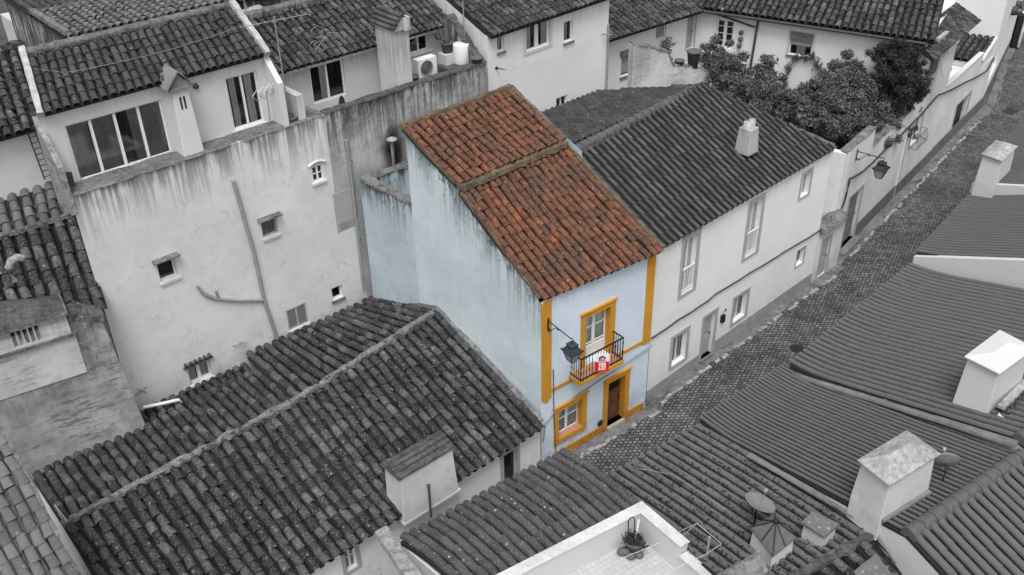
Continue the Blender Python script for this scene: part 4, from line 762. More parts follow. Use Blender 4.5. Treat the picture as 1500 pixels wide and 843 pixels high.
# ------------------------------------------------------------------ stained neighbour with roof terrace
E2 = thing('stained_terrace_house', (*EP.p(2.5, 0)[:2], 0), 'grey stained house with a walled roof terrace behind the blue house', 'house'); uE1 = EP.uz(712, 88)[0]; zF = 9.65
mb = MB(); body(mb, EP, seam, uE1, -.3, zTop, .28, [], .2); mb.prism([tuple(EP.p(seam, 0, -.28)[:2]), tuple(EP.p(uE1, 0, -.28)[:2]), tuple(EP.p(uE1, 0, -7)[:2]), tuple(EP.p(seam, 0, -7)[:2])], -.3, zF); mb.build('wall', [M['ewall2'], M['dark']], E2)
wobble_bar('coping', E2, EP.p(seam, zTop-.01, -.14), EP.p(uE1, zTop-.01, -.14), .36, .06, 'moss', 30, .04)
mb = MB(); mb.pbox(EP, *(lambda r: (r[0], r[1], r[2], r[3]))(rect(EP, (487, 285), (521, 331))), -.01, .012); mb.build('cement_patch', M['plinth'], E2)
PP = PL(EP.p(0, 0, -2.1), .7); zE2 = 11.55; u0, u1 = PP.uz(412, 115)[0]-.05, uE1-.05
wd = rect(PP, (452.5, 99.6), (508, 139)); wn = rect(PP, (598, 52), (628, 72)); 
mb = MB(); body(mb, PP, u0, u1, zF-.02, zE2, 4, [wd, wn], .12, .6); mb.build('upper_wall', [M['pent2'], M['dark']], E2)
win(PP, wd, E2, rec=.12, cols=2, curtain=((.32, .48),), cmat='curtain', fw=.06, name='glazed_door', label='two-pane glazed door onto the roof terrace'); win(PP, wn, E2, rec=.12, cols=2, sill=.08, fw=.05, sillmat='white_clean')
zr2 = 12.85; q1 = at(357, 24, zr2); dp2 = float((q1-PP.P)@(-PP.n)); f = roof('roof', E2, PP.p(u0-.25, zE2+.08, .3), PP.p(u1, zE2+.08, .3), PP.p(u1, zr2, -dp2), PP.p(u0-.25, zr2, -dp2), 'old_tile', pitch=.26, tl=.38, jit=1.3); ridge_cap('ridge', f, PP.p(u0-.25, zr2, -dp2), PP.p(u1, zr2, -dp2), 'ridge', .16)
roof('roof', E2, PP.p(u1, zE2, -dp2*2), PP.p(u0-.25, zE2, -dp2*2), PP.p(u0-.25, zr2, -dp2), PP.p(u1, zr2, -dp2), 'old_tile')
mb = MB(); mb.pbox(PP, u0-.25, u1, zE2-.09, zE2+.0, 0, .3); mb.build('eave_board', M['pent2'], f)
mb = MB(); mb.pbox(PP, u0-.55, u0-.3, zF, zE2-.2, -.3, 2.0); mb.build('side_wall', M['pent2'], E2)
xw = EP.p(uE1, 0); 
def atx(px, py, x): d_ = ray(px, py); return CO+d_*(x/d_[0])
a1, a2 = EP.p(uE1-.15, zTop, -.1), atx(660, 22, EP.p(uE1-.15, 0)[0]); a2[0] = a1[0]
mb = MB(); t_ = V(.15, 0, 0); mb.mesh([a1-t_, a1+t_, V(a1[0]+.15, a1[1], 9), V(a1[0]-.15, a1[1], 9), a2-t_, a2+t_, V(a2[0]+.15, a2[1], 9), V(a2[0]-.15, a2[1], 9)], [(0, 1, 2, 3), (5, 4, 7, 6), (0, 3, 7, 4), (1, 5, 6, 2)]); sw_ = mb.build('party_parapet', M['ewall2'], E2); wobble_bar('coping', sw_, a1, a2, .36, .06, 'moss', 12, .04)
gc0, gc1 = PP.uz(581, 85, 1.75)[0], PP.uz(602, 80, 1.75)[0]; zc1 = PP.uz(565, 50, 1.75)[1]
mb = MB(); mb.pbox(PP, gc0, gc1, zF, zc1, .55, 1.75); chm = mb.build('chimney', M['pent2'], E2, bev=.03); mb = MB(); mb.pbox(PP, gc0-.08, gc1+.08, zc1, zc1+.05, .47, 1.83)
um = (gc0+gc1)/2; mb.mesh([PP.p(gc0-.02, zc1+.05, 1.78), PP.p(gc1+.02, zc1+.05, 1.78), PP.p(um, zc1+.5, 1.78), PP.p(gc0-.02, zc1+.05, .5), PP.p(gc1+.02, zc1+.05, .5), PP.p(um, zc1+.5, .5)], [(0, 1, 2), (5, 4, 3), (0, 2, 5, 3), (1, 4, 5, 2)]); mb.build('chimney_cap', M['cap'], chm)
mb = MB()
for sgn, ua in ((1, gc0-.05), (-1, gc1+.05)):
    for i in range(4): t = i/3; p_ = PP.p(ua+(um-ua)*t*.9, zc1+.1+.45*t*.9, .45); mb.tube([p_, p_-PP.n*-1.38], .075, 7)
mb.build('cap_tiles', M['moss'], chm); mb = MB(); mb.pbox(PP, gc1-.28, gc1-.02, zc1-.05, zc1+.42, 1.5, 1.86); mb.build('white_stub', M['chimney'], chm)
# terrace things
def ac_unit():
    c = PP.p(*PP.uz(624, 116, 1.1), 1.1); t = thing('air_conditioner', c, 'grey air conditioner unit on the roof terrace beside the white chimney', 'air conditioner')
    mb = MB(); w, h, dd = .42, .68, .17; X, Y, Z = PP.d, PP.n, V(0, 0, 1); mb.box(c+Z*(.15+h/2), X*w, Y*dd, Z*h/2); mb.build('casing', M['plastic'], t); f_ = c+Z*(.15+h/2)+Y*(dd+.005)-X*.06
    mb = MB(); mb.lathe(f_, [(.29, -.004), (.29, .02), (.26, .02), (.26, -.003)], 20, axis=Y); [mb.lathe(f_, [(r_, .012), (r_, .022), (r_-.012, .022), (r_-.012, .012)], 16, axis=Y) for r_ in (.2, .13, .06)]; mb.build('fan_grille', M['zinc'], t)
    mb = MB(); mb.lathe(f_, [(.25, .001), (.0, .002)], 20, axis=Y)
    for i in range(3): a = i*2.1; d1, d2 = X*math.cos(a)+Z*math.sin(a), X*math.cos(a+.7)+Z*math.sin(a+.7); mb.poly([f_+Y*.006, f_+d1*.24+Y*.006, f_+d2*.24+Y*.010])
    mb.build('fan', M['darkpipe'], t); mb = MB(); mb.box(c+X*.3+Z*.075, X*.03, Y*.16, Z*.075); mb.box(c-X*.3+Z*.075, X*.03, Y*.16, Z*.075); mb.build('bracket', M['zinc'], t)
ac_unit()
q = PP.p(PP.uz(675, 92, 1.2)[0], zF, 1.2); mb = MB(); mb.box(q+V(0, 0, .35), PP.d*.75, PP.n*.55, V(0, 0, .35)); tb = mb.build('terrace_ledge', M['moss'], None); tag(tb, 'low dark masonry block on the roof terrace under the white tank', 'masonry block')
mb = MB(); q2 = PP.p(PP.uz(676, 84, 1.15)[0], zF+.7, 1.15); mb.lathe(q2, [(.0, .001), (.3, .001), (.31, .05), (.31, .72), (.29, .76), (.0, .78)], 22); tag(mb.build('water_tank', M['plastic']), 'white cylindrical water tank on the roof terrace', 'water tank')
q = PP.p(PP.uz(656, 92, .75)[0], zF, .75); mb = MB(); mb.box(q+V(0, 0, .55), PP.d*.27, PP.n*.25, V(0, 0, .55)); tag(mb.build('plinth_block', M['pent2']), 'white block plinth carrying the potted cactus', 'plinth')
def pot(name, c, r, h, label, mat='pot'):
    t = thing(name, c, label, 'plant pot'); mb = MB(); mb.lathe(c, [(.0, .001), (r*.72, 0), (r, h), (r*1.08, h), (r*1.08, h*.88), (r*.98, h*.87), (r*.9, h*.86), (0, h*.85)], 16); mb.build('pot_body', M[mat], t); return t
t = pot('potted_cactus', q+V(0, 0, 1.1), .24, .4, 'potted branching cactus on the white plinth of the roof terrace'); b_ = q+V(0, 0, 1.45); mb = MB(); X = PP.d
for pts, r in (([b_, b_+V(0, 0, .5), b_+V(0, 0, 1.0)], .1), ([b_+V(0, 0, .1), b_-X*.22+V(0, 0, .25), b_-X*.3+V(0, 0, .6)], .07), ([b_+V(0, 0, .2), b_-X*.45+V(0, 0, .3), b_-X*.55+V(0, 0, .55)], .06), ([b_+V(0, 0, .4), b_+X*.18+V(0, 0, .6), b_+X*.2+V(0, 0, .9)], .06)): mb.tube(pts, [r, r, r*.5], 8)
mb.build('cactus', M['leaf'], t)
for px, py, r, h, o, lab in ((590, 122, .26, .3, 1.72, 'wide shallow pot at the foot of the terrace chimney'), (605, 118, .2, .42, 1.5, 'taller pot between the terrace chimney and the air conditioner'), (425, 172, .24, .45, 1.75, 'dark pot at the left end of the roof terrace')):
    pot('plant_pot', PP.p(PP.uz(px, py, o)[0], zF+.35, o), r, h+.2, lab)
pot('plant_pot', EP.p(uE1-.35, zTop+.05, -.14), .22, .2, 'dark pot on the right corner of the stained parapet')
mb = MB(); q = PP.p(PP.uz(501, 150, 1.5)[0], zF+.45, 1.5); mb.lathe(q, [(.0, 0), (.2, 0), (.22, .1), (.12, .3), (.08, .5), (.0, .62)], 10); tag(mb.build('covered_pot', M['dark']), 'small dark wrapped bundle on the parapet by the glazed door', 'bundle')
def antenna(name, base, h, label, boom, els, tilt=0, cable_=False):
    t = thing(name, base, label, 'antenna'); base = np.array(base, float); mb = MB(); mb.tube([base, base+V(0, 0, h)], .022, 6); mb.build('mast', M['zinc'], t); mb = MB(); top = base+V(0, 0, h*.97); bd_ = np.array(boom, float); mb.tube([top-bd_*.5, top+bd_*.5], .014, 5); sd = unit(np.cross(bd_, [0, 0, 1.0]))
    for i in range(els): p_ = top-bd_*.5+bd_*i/(els-1); ln = .12+.02*i; mb.tube([p_-sd*ln, p_+sd*ln], .008, 4)
    mb.build('aerial', M['zinc'], t)
b_ = PP.p(PP.uz(424, 172, 1.7)[0], zF, 1.7); antenna('roof_antenna', b_, 4.3, 'tall thin antenna mast in front of the dark tiled terrace roof', (2.2, -.3, 0), 9)
b_ = EQ.p(EQ.uz(395, 175, .3)[0], zTop, .3); 
t = thing('bent_antenna', b_, 'small bent folding antenna by the right end of the glazed upper floor', 'antenna'); mb = MB(); mb.tube([b_, b_+V(0, -.1, 1.2)], .018, 5); mb.build('mast', M['zinc'], t); mb = MB()
for i in range(4): p_ = b_+V(-.35+.22*i, -.15, 1.05+.04*i); mb.tube([p_+V(-.18, 0, .12), p_+V(0, 0, -.1), p_+V(.18, 0, .12), p_+V(0, 0, .3), p_+V(-.18, 0, .12)], .012, 4)
mb.build('aerial', M['plastic'], t)
b_ = PP.p(PP.uz(480, 78, .2)[0], zE2+.3, -.1); t = thing('loop_antenna', b_, 'loop antenna of pale bent tubes on the eave of the dark terrace roof', 'antenna'); mb = MB()
for c_, r_ in ((b_+V(-.15, 0, .62), .24), (b_+V(.15, 0, .5), .2), (b_+V(-.3, 0, .2), .18), (b_+V(-.1, 0, .12), .22)): mb.tube([c_+V(r_*math.cos(a), 0, r_*.8*math.sin(a)) for a in np.linspace(0, 6.28, 14)], .009, 5)
mb.tube([b_+V(-.3, 0, 0), b_+V(.3, 0, .5), b_+V(.7, 0, .42)], .009, 5); mb.build('aerial', M['zinc'], t)
b_ = a2+V(0, -.8, -1.2); antenna('roof_antenna', b_, 4, 'plain pole antenna at the back of the stained party wall', (.6, 0, 0), 3)
cable('roof_wire', [EQ.p(*EQ.uz(48, 100, -.8), -.8)+V(0, 0, .0), at(90, 106, 13.45), at(102, 106, 13.4), at(180, 90, 13.45), at(260, 70, 13.5), at(348, 40, 13.55)], .006, 'zinc', 'pale wire slung across the tiles of the glazed upper floor', sub=4, sagd=.01)
# soot-streaked flue on the stained wall
q = EP.p(*EP.uz(574, 206, .3), .3); mb = MB(); mb.tube([q+V(0, .3, -1.6), q+V(0, 0, -1.5), q+V(0, 0, 0)], .07, 8); mb.lathe(q+V(0, 0, .0), [(.07, 0), (.2, .03), (.21, .06), (.0, .14)], 12); tag(mb.build('stove_flue', M['cap']), 'rusty stove flue with a cowl on the sooty wall behind the blue house', 'flue')
m_, n_, l_, b__ = newmat('soot'); b__.inputs['Base Color'].default_value = (.012, .012, .012, 1); b__.inputs['Roughness'].default_value = 1
tc = N(n_, 'ShaderNodeTexCoord'); mp = N(n_, 'ShaderNodeMapping'); l_.new(tc.outputs['Object'], mp.inputs[0]); mp.inputs['Scale'].default_value = (1.6, 1, .75)
ln_ = N(n_, 'ShaderNodeVectorMath', operation='LENGTH'); l_.new(mp.outputs[0], ln_.inputs[0]); nz = noise(n_, l_, tc.outputs['Object'], 2.2, 4, .6)
al = ramp(n_, l_, mth(n_, l_, 'ADD', ln_.outputs['Value'], mth(n_, l_, 'MULTIPLY', mth(n_, l_, 'SUBTRACT', nz, .5), .9)), [(.25, .92), (.95, 0)]); l_.new(al, b__.inputs['Alpha']); M['soot'] = m_
s0 = EP.p(*EP.uz(577, 222, .006), .006); mb = MB(); mb.poly([s0-EP.d*1.1+V(0, 0, -1.9), s0+EP.d*1.1+V(0, 0, -1.9), s0+EP.d*1.1+V(0, 0, 1.5), s0-EP.d*1.1+V(0, 0, 1.5)])
so2 = mb.build('soot_stain', M['soot'], E2)
me = so2.data; off = s0-ORG[E2]
for v in me.vertices: v.co = Vector(tuple(np.array(v.co)-off))
so2.location = tuple(off)
# ------------------------------------------------------------------ roofs further back at the top left
Bk = thing('back_ridge_house', (12, 38, 0), 'house behind with a dark gable and worn tile roof, top left', 'house')
def aty(px, py, y): d_ = ray(px, py); return CO+d_*(y/d_[1])
gB = aty(50, 21, 37.5); X0, y0, zr = gB; ze = aty(100, 60, y0-3.6)[2]+.1; X1 = X0+17
mb = MB(); mb.mesh([V(X0, y0-3.5, ze), V(X0, y0, zr), V(X0, y0+3.5, ze), V(X0, y0+3.5, 0), V(X0, y0-3.5, 0)]+[V(X1, y0-3.5, ze), V(X1, y0, zr), V(X1, y0+3.5, ze), V(X1, y0+3.5, 0), V(X1, y0-3.5, 0)], [(0, 1, 2, 3, 4), (9, 8, 7, 6, 5), (4, 9, 5, 0), (2, 7, 8, 3)]); mb.build('wall', M['ewall2'], Bk)
f = roof('roof', Bk, V(X0-.1, y0-3.6, ze), V(X1, y0-3.6, ze), V(X1, y0, zr+.05), V(X0-.1, y0, zr+.05), 'pale_tile', jit=1.2); ridge_cap('ridge', f, V(X0-.1, y0, zr+.02), V(X1, y0, zr+.02), 'moss', .17); wobble_bar('verge', f, V(X0-.02, y0-3.5, ze+.06), V(X0-.02, y0, zr+.06), .25, .14, 'coping', 12)
roof('roof', Bk, V(X1, y0+3.6, ze), V(X0-.1, y0+3.6, ze), V(X0-.1, y0, zr+.05), V(X1, y0, zr+.05), 'mid_tile')
b_ = aty(367, 14, 32.8); Bs = thing('chimney_stub', b_-V(0, 0, 1.2), 'low grey masonry stub on the ridge behind the two terrace roofs', 'masonry block'); mb = MB(); mb.box(b_-V(0, 0, .6), (.5, .1, 0), (0, .25, 0), (0, 0, .6)); mb.build('block', M['cap'], Bs); mb = MB(); mb.tube([b_+V(-.2, 0, 0), b_+V(-.2, 0, 1.6)], .02, 6); mb.build('mast', M['zinc'], Bs)
for i, (px, py, yy, mt, lab) in enumerate(((40, -4, 46, 'pale_tile', 'farthest pale tiled roof at the top left corner'), (330, -12, 43, 'mid_tile', 'farthest dark tiled roof behind the ridge with the masonry stub'))):
    c_ = aty(px, py, yy); zz = c_[2]; t = thing('far_house', (c_[0]+4, c_[1], 0), lab, 'house'); x0, x1 = c_[0]-.5, c_[0]+12; mb = MB(); mb.prism([(x0, yy-3.5), (x1, yy-3.5), (x1, yy+3.5), (x0, yy+3.5)], -.3, zz-1.4); mb.build('wall', M['pent2'], t)
    roof('roof', t, V(x0, yy-3.8, zz-1.4), V(x1, yy-3.8, zz-1.4), V(x1, yy+2, zz+.9), V(x0, yy+2, zz+.9), mt, pitch=.34, tl=.45)
# ------------------------------------------------------------------ white house with four upper windows, top centre
GP = PL((16, 27.1), 4); Gh = thing('white_back_house', (*GP.p(9, 0)[:2], 0), 'clean white house with four small back windows, top centre', 'house')
ug0, zG = GP.uz(713, 54); ug1 = GP.uz(889, 100)[0]
g_w = [rect(GP, (728, 50), (739, 74)), rect(GP, (770, 37), (805, 65)), rect(GP, (826, 33), (839, 59)), rect(GP, (815, 145), (831, 156))]
mb = MB(); body(mb, GP, ug0, ug1, -.3, zG, 6, g_w, .14); 
gz = zG+2.1; mb.poly([GP.p(ug0, zG, 0), GP.p(ug0, gz, -5), GP.p(ug0, zG, -6)]); mb.poly([GP.p(ug1, zG, 0), GP.p(ug1, zG, -6), GP.p(ug1, gz, -5)]); mb.build('wall', [M['white2'], M['dark']], Gh)
win(GP, g_w[0], Gh, rec=.14, cols=1, sill=.04, curtain=((.5, 1),)); win(GP, g_w[1], Gh, rec=.14, cols=2, casing=.14, casmat='white_clean', mull=.16, fw=.07, label='wide two-pane window in a raised white surround', curtain=((.1, .3), (.75, .95))); win(GP, g_w[2], Gh, rec=.14, cols=1, sill=.04, curtain=((.35, .65),)); win(GP, g_w[3], Gh, rec=.14, cols=2, fw=.06)
f = roof('roof', Gh, GP.p(ug0+.05, zG+.08, .25), GP.p(ug1+.1, zG+.08, .25), GP.p(ug1+.1, gz+.06, -5), GP.p(ug0+.05, gz+.06, -5), 'old_tile', pitch=.28, tl=.38, jit=1.3)
mb = MB(); q = GP.p(*GP.uz(727, 100), 0); mb.tube([q, q+GP.n*.35+V(.1, 0, 0)], .02, 6); mb.lathe(q, [(.07, 0), (.05, .05), (0, .06)], 8, axis=GP.n); tag(mb.build('wall_peg', M['metal']), 'small iron peg with a line on the white wall above the red roof', 'peg')
cable('clothes_line', [q+GP.n*.33, GP.p(*GP.uz(800, 87), .2), GP.p(*GP.uz(865, 55), .15)], .012, 'wire', 'pale line strung along the white back wall, top centre', sagd=.02)
mb = MB(); mb.tube([GP.p(ug1-.06, zG-1.2, .06), GP.p(ug1-.06, 5.5, .06)], .05, 8); mb.tube([GP.p(ug1-.5, zG-1.5, .1), GP.p(ug1-.05, zG-1.6, .25)], .03, 6); tag(mb.build('downpipe', M['pipe']), 'white downpipe at the right corner of the clean white house', 'pipe')
# ------------------------------------------------------------------ recessed wing behind, and the long garden wing
HP = PL((32, 31.2), -1); Hh = thing('recessed_house', (*HP.p(2, 0)[:2], 0), 'white wing with a barred window, set back between the clean white house and the garden', 'house')
uh0 = HP.uz(888, 50)[0]-.6; zH = HP.uz(890, 54)[1]; uh1 = HP.uz(1021, 14)[0]
hb, hs_, hd = rect(HP, (961, 41), (975, 55)), rect(HP, (910.4, 83.5), (922.7, 109)), rect(HP, (1009, 22), (1016, 70))
mb = MB(); body(mb, HP, uh0, uh1, -.3, zH, 6, [hb, hs_, hd], .15); mb.build('wall', [M['white2'], M['dark']], Hh)
win(HP, hb, Hh, rec=.15, cols=1, bars=5, name='window', label='barred window'); w = win(HP, hs_, Hh, rec=.15, cols=1, shutter=.85, sill=.08, sillmat='cement', label='window with its grey roller blind nearly down'); a, b, c, d = hs_; mb = MB(); mb.pbox(HP, a-.1, b+.2, d+.02, d+.28, -.01, .14); mb.build('blind_box', M['cement'], w)
door(HP, hd, Hh, 'grey_door', casing=.06, casmat='grey_trim')
f = roof('roof', Hh, HP.p(uh0, zH+.05, .5), HP.p(uh1+.4, zH+.05, .5), HP.p(uh1+.4, zH+2.1, -4.5), HP.p(uh0, zH+2.1, -4.5), 'old_tile', pitch=.30, tl=.40, jit=1.8)
cg = HP.p(uh1, 0); IP = PL(tuple(cg[:2]), -72); zI = (IP.uz(1110, 23)[1]+IP.uz(1335, 55)[1])/2
ui1 = IP.uz(1357, 70)[0]
Ih = thing('garden_wing_house', (*IP.p(5, 0)[:2], 0), 'long white house with a dark tile roof behind the garden trees, top right', 'house')
fd = rect(IP, (1050, 27), (1072, 73)); bl = rect(IP, (1159, 47), (1187, 85))
mb = MB(); body(mb, IP, -.3, ui1, -.3, zI, 7, [fd, bl], .15); mb.build('wall', [M['white2'], M['dark']], Ih)
win(IP, fd, Ih, rec=.15, cols=2, rows=4, name='french_door', label='glazed french door of eight panes', fw=.1, mull=.14)
w = win(IP, bl, Ih, rec=.15, cols=1, shutter=.55, sill=.1, sillmat='cement', casing=.12, casmat='white_clean', curtain=((.3, .7),)); a, b, c, d = bl; mb = MB(); mb.pbox(IP, a-.02, b+.02, d-.32, d+.06, -.08, .06); mb.build('blind_box', M['cement'], w)
rI = zI+2.4
f = roof('roof', Ih, IP.p(-1.2, zI+.08, .35), IP.p(ui1+.35, zI+.08, .35), IP.p(ui1-.4, rI, -5.6), IP.p(-1.2, rI, -5.6), 'old_tile', pitch=.33, tl=.42, jit=1.5, over=.06)
mb = MB(); mb.tube([IP.p(-.3, zI-.06, .42), IP.p(ui1, zI-.06, .42)], .075, 8); mb.build('gutter', M['darkpipe'], f)
mb = MB(); p1, p2 = IP.p(*IP.uz(1112, 22, .1), .1), IP.p(*IP.uz(1097, 96, .1), .1); mb.tube([p1, p2-V(0, 0, 2)], .06, 8); mb.tube([IP.p(*IP.uz(1023, 12, .06), .06), IP.p(*IP.uz(1106, 40, .06), .06)], .05, 8); tag(mb.build('drain_pipes', M['darkpipe']), 'dark drain pipes framing the glazed french door', 'pipe')
q = IP.p(*IP.uz(1062, 11), 0); t = thing('porch_lamp', q, 'small lantern on the wall above the french door', 'wall lamp'); mb = MB(); mb.tube([q, q+IP.n*.2+V(0, 0, .12), q+IP.n*.25], .02, 6); mb.build('bracket', M['metal'], t); mb = MB(); mb.lathe(q+IP.n*.25, [(0, .06), (.14, -.04), (.11, -.06), (.07, -.36), (0, -.38)], 8); mb.build('lamp_glass', M['cap'], t)
for px, py, wh in ((1087, 47, 'topmost'), (1086, 57, 'middle'), (1084, 66, 'lowest')):
    q = IP.p(*IP.uz(px, py), 0); mb = MB(); mb.lathe(q, [(.0, .18), (.12, .18), (.1, .0)], 9, axis=IP.n); o = mb.build('wall_pot', M['pot']); tag(o, wh+' of the three small dark pots hung in a column beside the french door', 'plant pot', 'wall pots beside the french door')
# old rough yard wall behind the charcoal roof
YP = PL((31, 26.2), -15); mb = MB(); pts = [YP.uz(*p) for p in ((928, 66), (952, 69), (978, 76), (983, 90), (987, 97), (1004, 97), (1040, 106))]; po = [(pts[0][0], -.3)]+pts+[(pts[-1][0], -.3)]
f_ = [YP.p(a, b) for a, b in po]; bk = [YP.p(a, b, -.35) for a, b in po]; n = len(po); mb.mesh(f_+bk, [tuple(reversed(range(n))), tuple(range(n, 2*n))]+[(i, (i+1) % n, n+(i+1) % n, n+i) for i in range(n)])
yw = mb.build('yard_wall', M['dwall2']); tag(yw, 'rough old yard wall with a stepped mossy top behind the charcoal roof', 'wall')
for i in range(len(pts)-1): wobble_bar('coping', yw, YP.p(*pts[i], -.17), YP.p(*pts[i+1], -.17), .42, .06, 'coping', 5, .05)
# ------------------------------------------------------------------ long white neighbour with the charcoal roof
Jh = thing('charcoal_roof_house', (*JF.p(5, 0)[:2], 0), 'long white house with charcoal tile roof and grey window frames right of the blue house', 'house')
zJ = 6.42; uj1 = JF.uz(1221, 220)[0]
jA, jB, jC, jD = at(970, 361, 6.6), at(1224, 215, 6.6), at(1026, 127, 8.8), at(836, 222, 8.8)
fr1 = rect(JF, (1000, 349), (1018.5, 424)); fr2 = rect(JF, (1097, 296), (1110, 370)); up3 = rect(JF, (1174.7, 254), (1185, 285)); g1 = rect(JF, (983, 494), (1006, 525.5)); dj = rect(JF, (1029.4, 464), (1044, 520)); g2 = rect(JF, (1074, 435.8), (1093, 463)); sm = rect(JF, (1167.6, 367), (1176.5, 385)); dj2 = rect(JF, (1206, 330), (1217, 375))
cas = .13
def inset(r, k, bot=True): return (r[0]+k, r[1]-k, r[2]+(k*.8 if bot else 0), r[3]-k)
dj = (dj[0]+.14, dj[1]-.14, .12, dj[3]-.14)
hj = [inset(fr1, .16), inset(fr2, .16), inset(up3, .1), inset(g1, .14), dj, inset(g2, .14), inset(sm, .05)]
mb = MB(); front(mb, JF, 0.02, uj1, -.3, zJ, hj, .2)
e0 = JF.p(uj1, 0); rb, rr_ = V(28.3, 27.4, 0), V(jC[0], jC[1], 0)
def lift(p, z): return V(p[0], p[1], z)
mb.poly([lift(e0, -.3), lift(rr_, -.3), lift(rr_, 8.62), lift(e0, zJ)]); mb.poly([lift(rr_, -.3), lift(rb, -.3), lift(rb, 7.3), lift(rr_, 8.62)]); mb.poly([lift(rb, -.3), V(21.6, 27, -.3), V(21.6, 27, 7.2), lift(rb, 7.3)])
mb.build('wall', [M['white'], M['dark']], Jh)
f = roof('roof', Jh, jA, jB, jC, jD, 'j_tile', pitch=.31, tl=.46, jit=.5, fan=False, over=.1, sag=None, lift=.045, rr=.20, prr=.36, hrise=1.25)
jd2 = jD+(jC-jD)*.02
f2 = roof('roof', Jh, V(28.6, 27.5, 7.45), V(22, 27.3, 7.45), jD, jC*1.0, 'mid_tile', pitch=.31, tl=.42, jit=.6, fan=False)
ridge_cap('ridge', f, jD, jC, 'ridge_smooth', .2, .45, jit=.6); wobble_bar('verge', f, jB+V(0, .1, -.05), jC+V(0, 0, -.03), .2, .1, 'coping', 14, .03)
for r, nm in ((fr1, 'upper left'), (fr2, 'upper right')):
    w = win(JF, inset(r, .16), Jh, rec=.2, cols=2, casing=.16, name='french_window', curtain=((0, .4),), cmat='curtain', fw=.07, casproud=.025, blind=((.5, .98),))
    a, b, c, d = inset(r, .16); mb = MB(); mb.pbox(JF, a-.02, b+.02, c+1.0, c+1.05, -.07, -.02)
    mb.pbox(JF, a, b, c+.08, c+.12, -.06, -.03)
    for i in range(7): u = a+(b-a)*(i+.5)/7; mb.pbox(JF, u-.012, u+.012, c+.12, c+1.0, -.057, -.033)
    mb.build('railing', M['white_frame'], w)
win(JF, hj[2], Jh, rec=.2, cols=2, casing=.1, name='window', blind=((.3, .97),)); win(JF, hj[3], Jh, rec=.2, cols=2, casing=.14, sill=.0, sillmat='white_clean', curtain=((0, 1),)); win(JF, hj[5], Jh, rec=.2, cols=2, casing=.14, sill=.0, sillmat='white_clean', curtain=((0, 1),)); win(JF, hj[6], Jh, rec=.2, cols=1, casing=.05)
dj_ = door(JF, dj, Jh, 'grey_door', casing=.14, panels=2); mb = MB(); mb.pbox(JF, dj[0]-.1, dj[1]+.1, -.05, .12, -.2, .1); mb.build('threshold', M['cement'], dj_)
mb = MB(); mb.pbox(JF, .03, dj[0]-.14, -.1, .5, -.01, .03); mb.build('plinth', M['plinth'], Jh); mb = MB(); mb.pbox(JF, dj[1]+.14, uj1+.01, -.1, .62, -.01, .03); mb.build('plinth', M['plinth'], Jh)
q = JF.p(*JF.uz(1057, 466), .0); mb = MB(); mb.box(q+JF.n*.06, JF.d*.09, JF.n*.06, V(0, 0, .16)); mb.tube([q+JF.n*.1+V(0, 0, .35), q+JF.n*.1+V(.1, 0, .42)], .03, 6); tag(mb.build('letter_box', M['metal']), 'small dark letter box on the white wall right of the grey door', 'letter box')
# chimney on the charcoal roof
c0 = at(1094, 214, 8.0); Ch2 = []
mb = MB(); X, Y = JF.d, -JF.n; w0 = .33
base = at(1095, 205, 7.9); top = zt = 8.42
mb.hexa([lift(base+X*a+Y*b, 7.4) for a, b in ((-w0, -w0), (w0, -w0), (w0, w0), (-w0, w0))]+[lift(base+X*a*.8+Y*b*.8, zt) for a, b in ((-w0, -w0), (w0, -w0), (w0, w0), (-w0, w0))]); cj_ = mb.build('chimney', M['stub'], Jh, bev=.04)
mb = MB()
for a, b in ((-.16, 0), (.16, 0)): mb.lathe(lift(base+X*a+Y*b, zt-.05), [(.14, 0), (.13, .30), (.09, .30), (.09, .05), (0, .05)], 10)
mb.build('chimney_pot', M['chimney'], cj_)
cable('wall_cable', [JF.p(.02, 2.9, .05), JF.p(1.6, 2.95, .06), JF.p(3.2, 2.92, .06), JF.p(3.9, 3.0, .05), JF.p(6, 2.93, .05), JF.p(8.5, 2.85, .05), JF.p(11.2, 2.75, .05), JF.p(13.2, 2.7, .05)], .028, 'cable', 'dark cable running along the long white front between its two storeys')
# low stub wall with a rounded mossy top, small door
Kl = thing('stub_wall', (*JF.p(uj1+1, 0)[:2], 0), 'low wall bay with a rounded mossy top and a small grey door at the end of the long white house', 'wall'); uk = JF.uz(1232, 355)[0]
mb = MB(); dj2 = (uj1+.5, uj1+1.2, .1, 2.0); body(mb, JF, uj1+.01, uk, -.3, 2.55, .5, [dj2], .12); mb.build('wall', [M['white3'], M['dark']], Kl); door(JF, dj2, Kl, 'grey_door', rec=.12, casing=.08)
mb = MB(); K = 10; vs = []
for i in range(K):
    for j in range(8): a = math.pi*j/7; s_ = i/(K-1); rr0 = .42*min(1, .5+2*min(s_, 1-s_)+.3); vs.append(JF.p(uj1+.05+(uk-uj1-.1)*s_, 2.5+rr0*math.sin(a)*.9+RNG.normal()*.02, -.2+rr0*math.cos(a)))
mb.mesh(vs, [(i*8+j, i*8+j+1, i*8+9+j, i*8+8+j) for i in range(K-1) for j in range(7)], 0, True); mb.build('mossy_top', M['coping'], Kl)
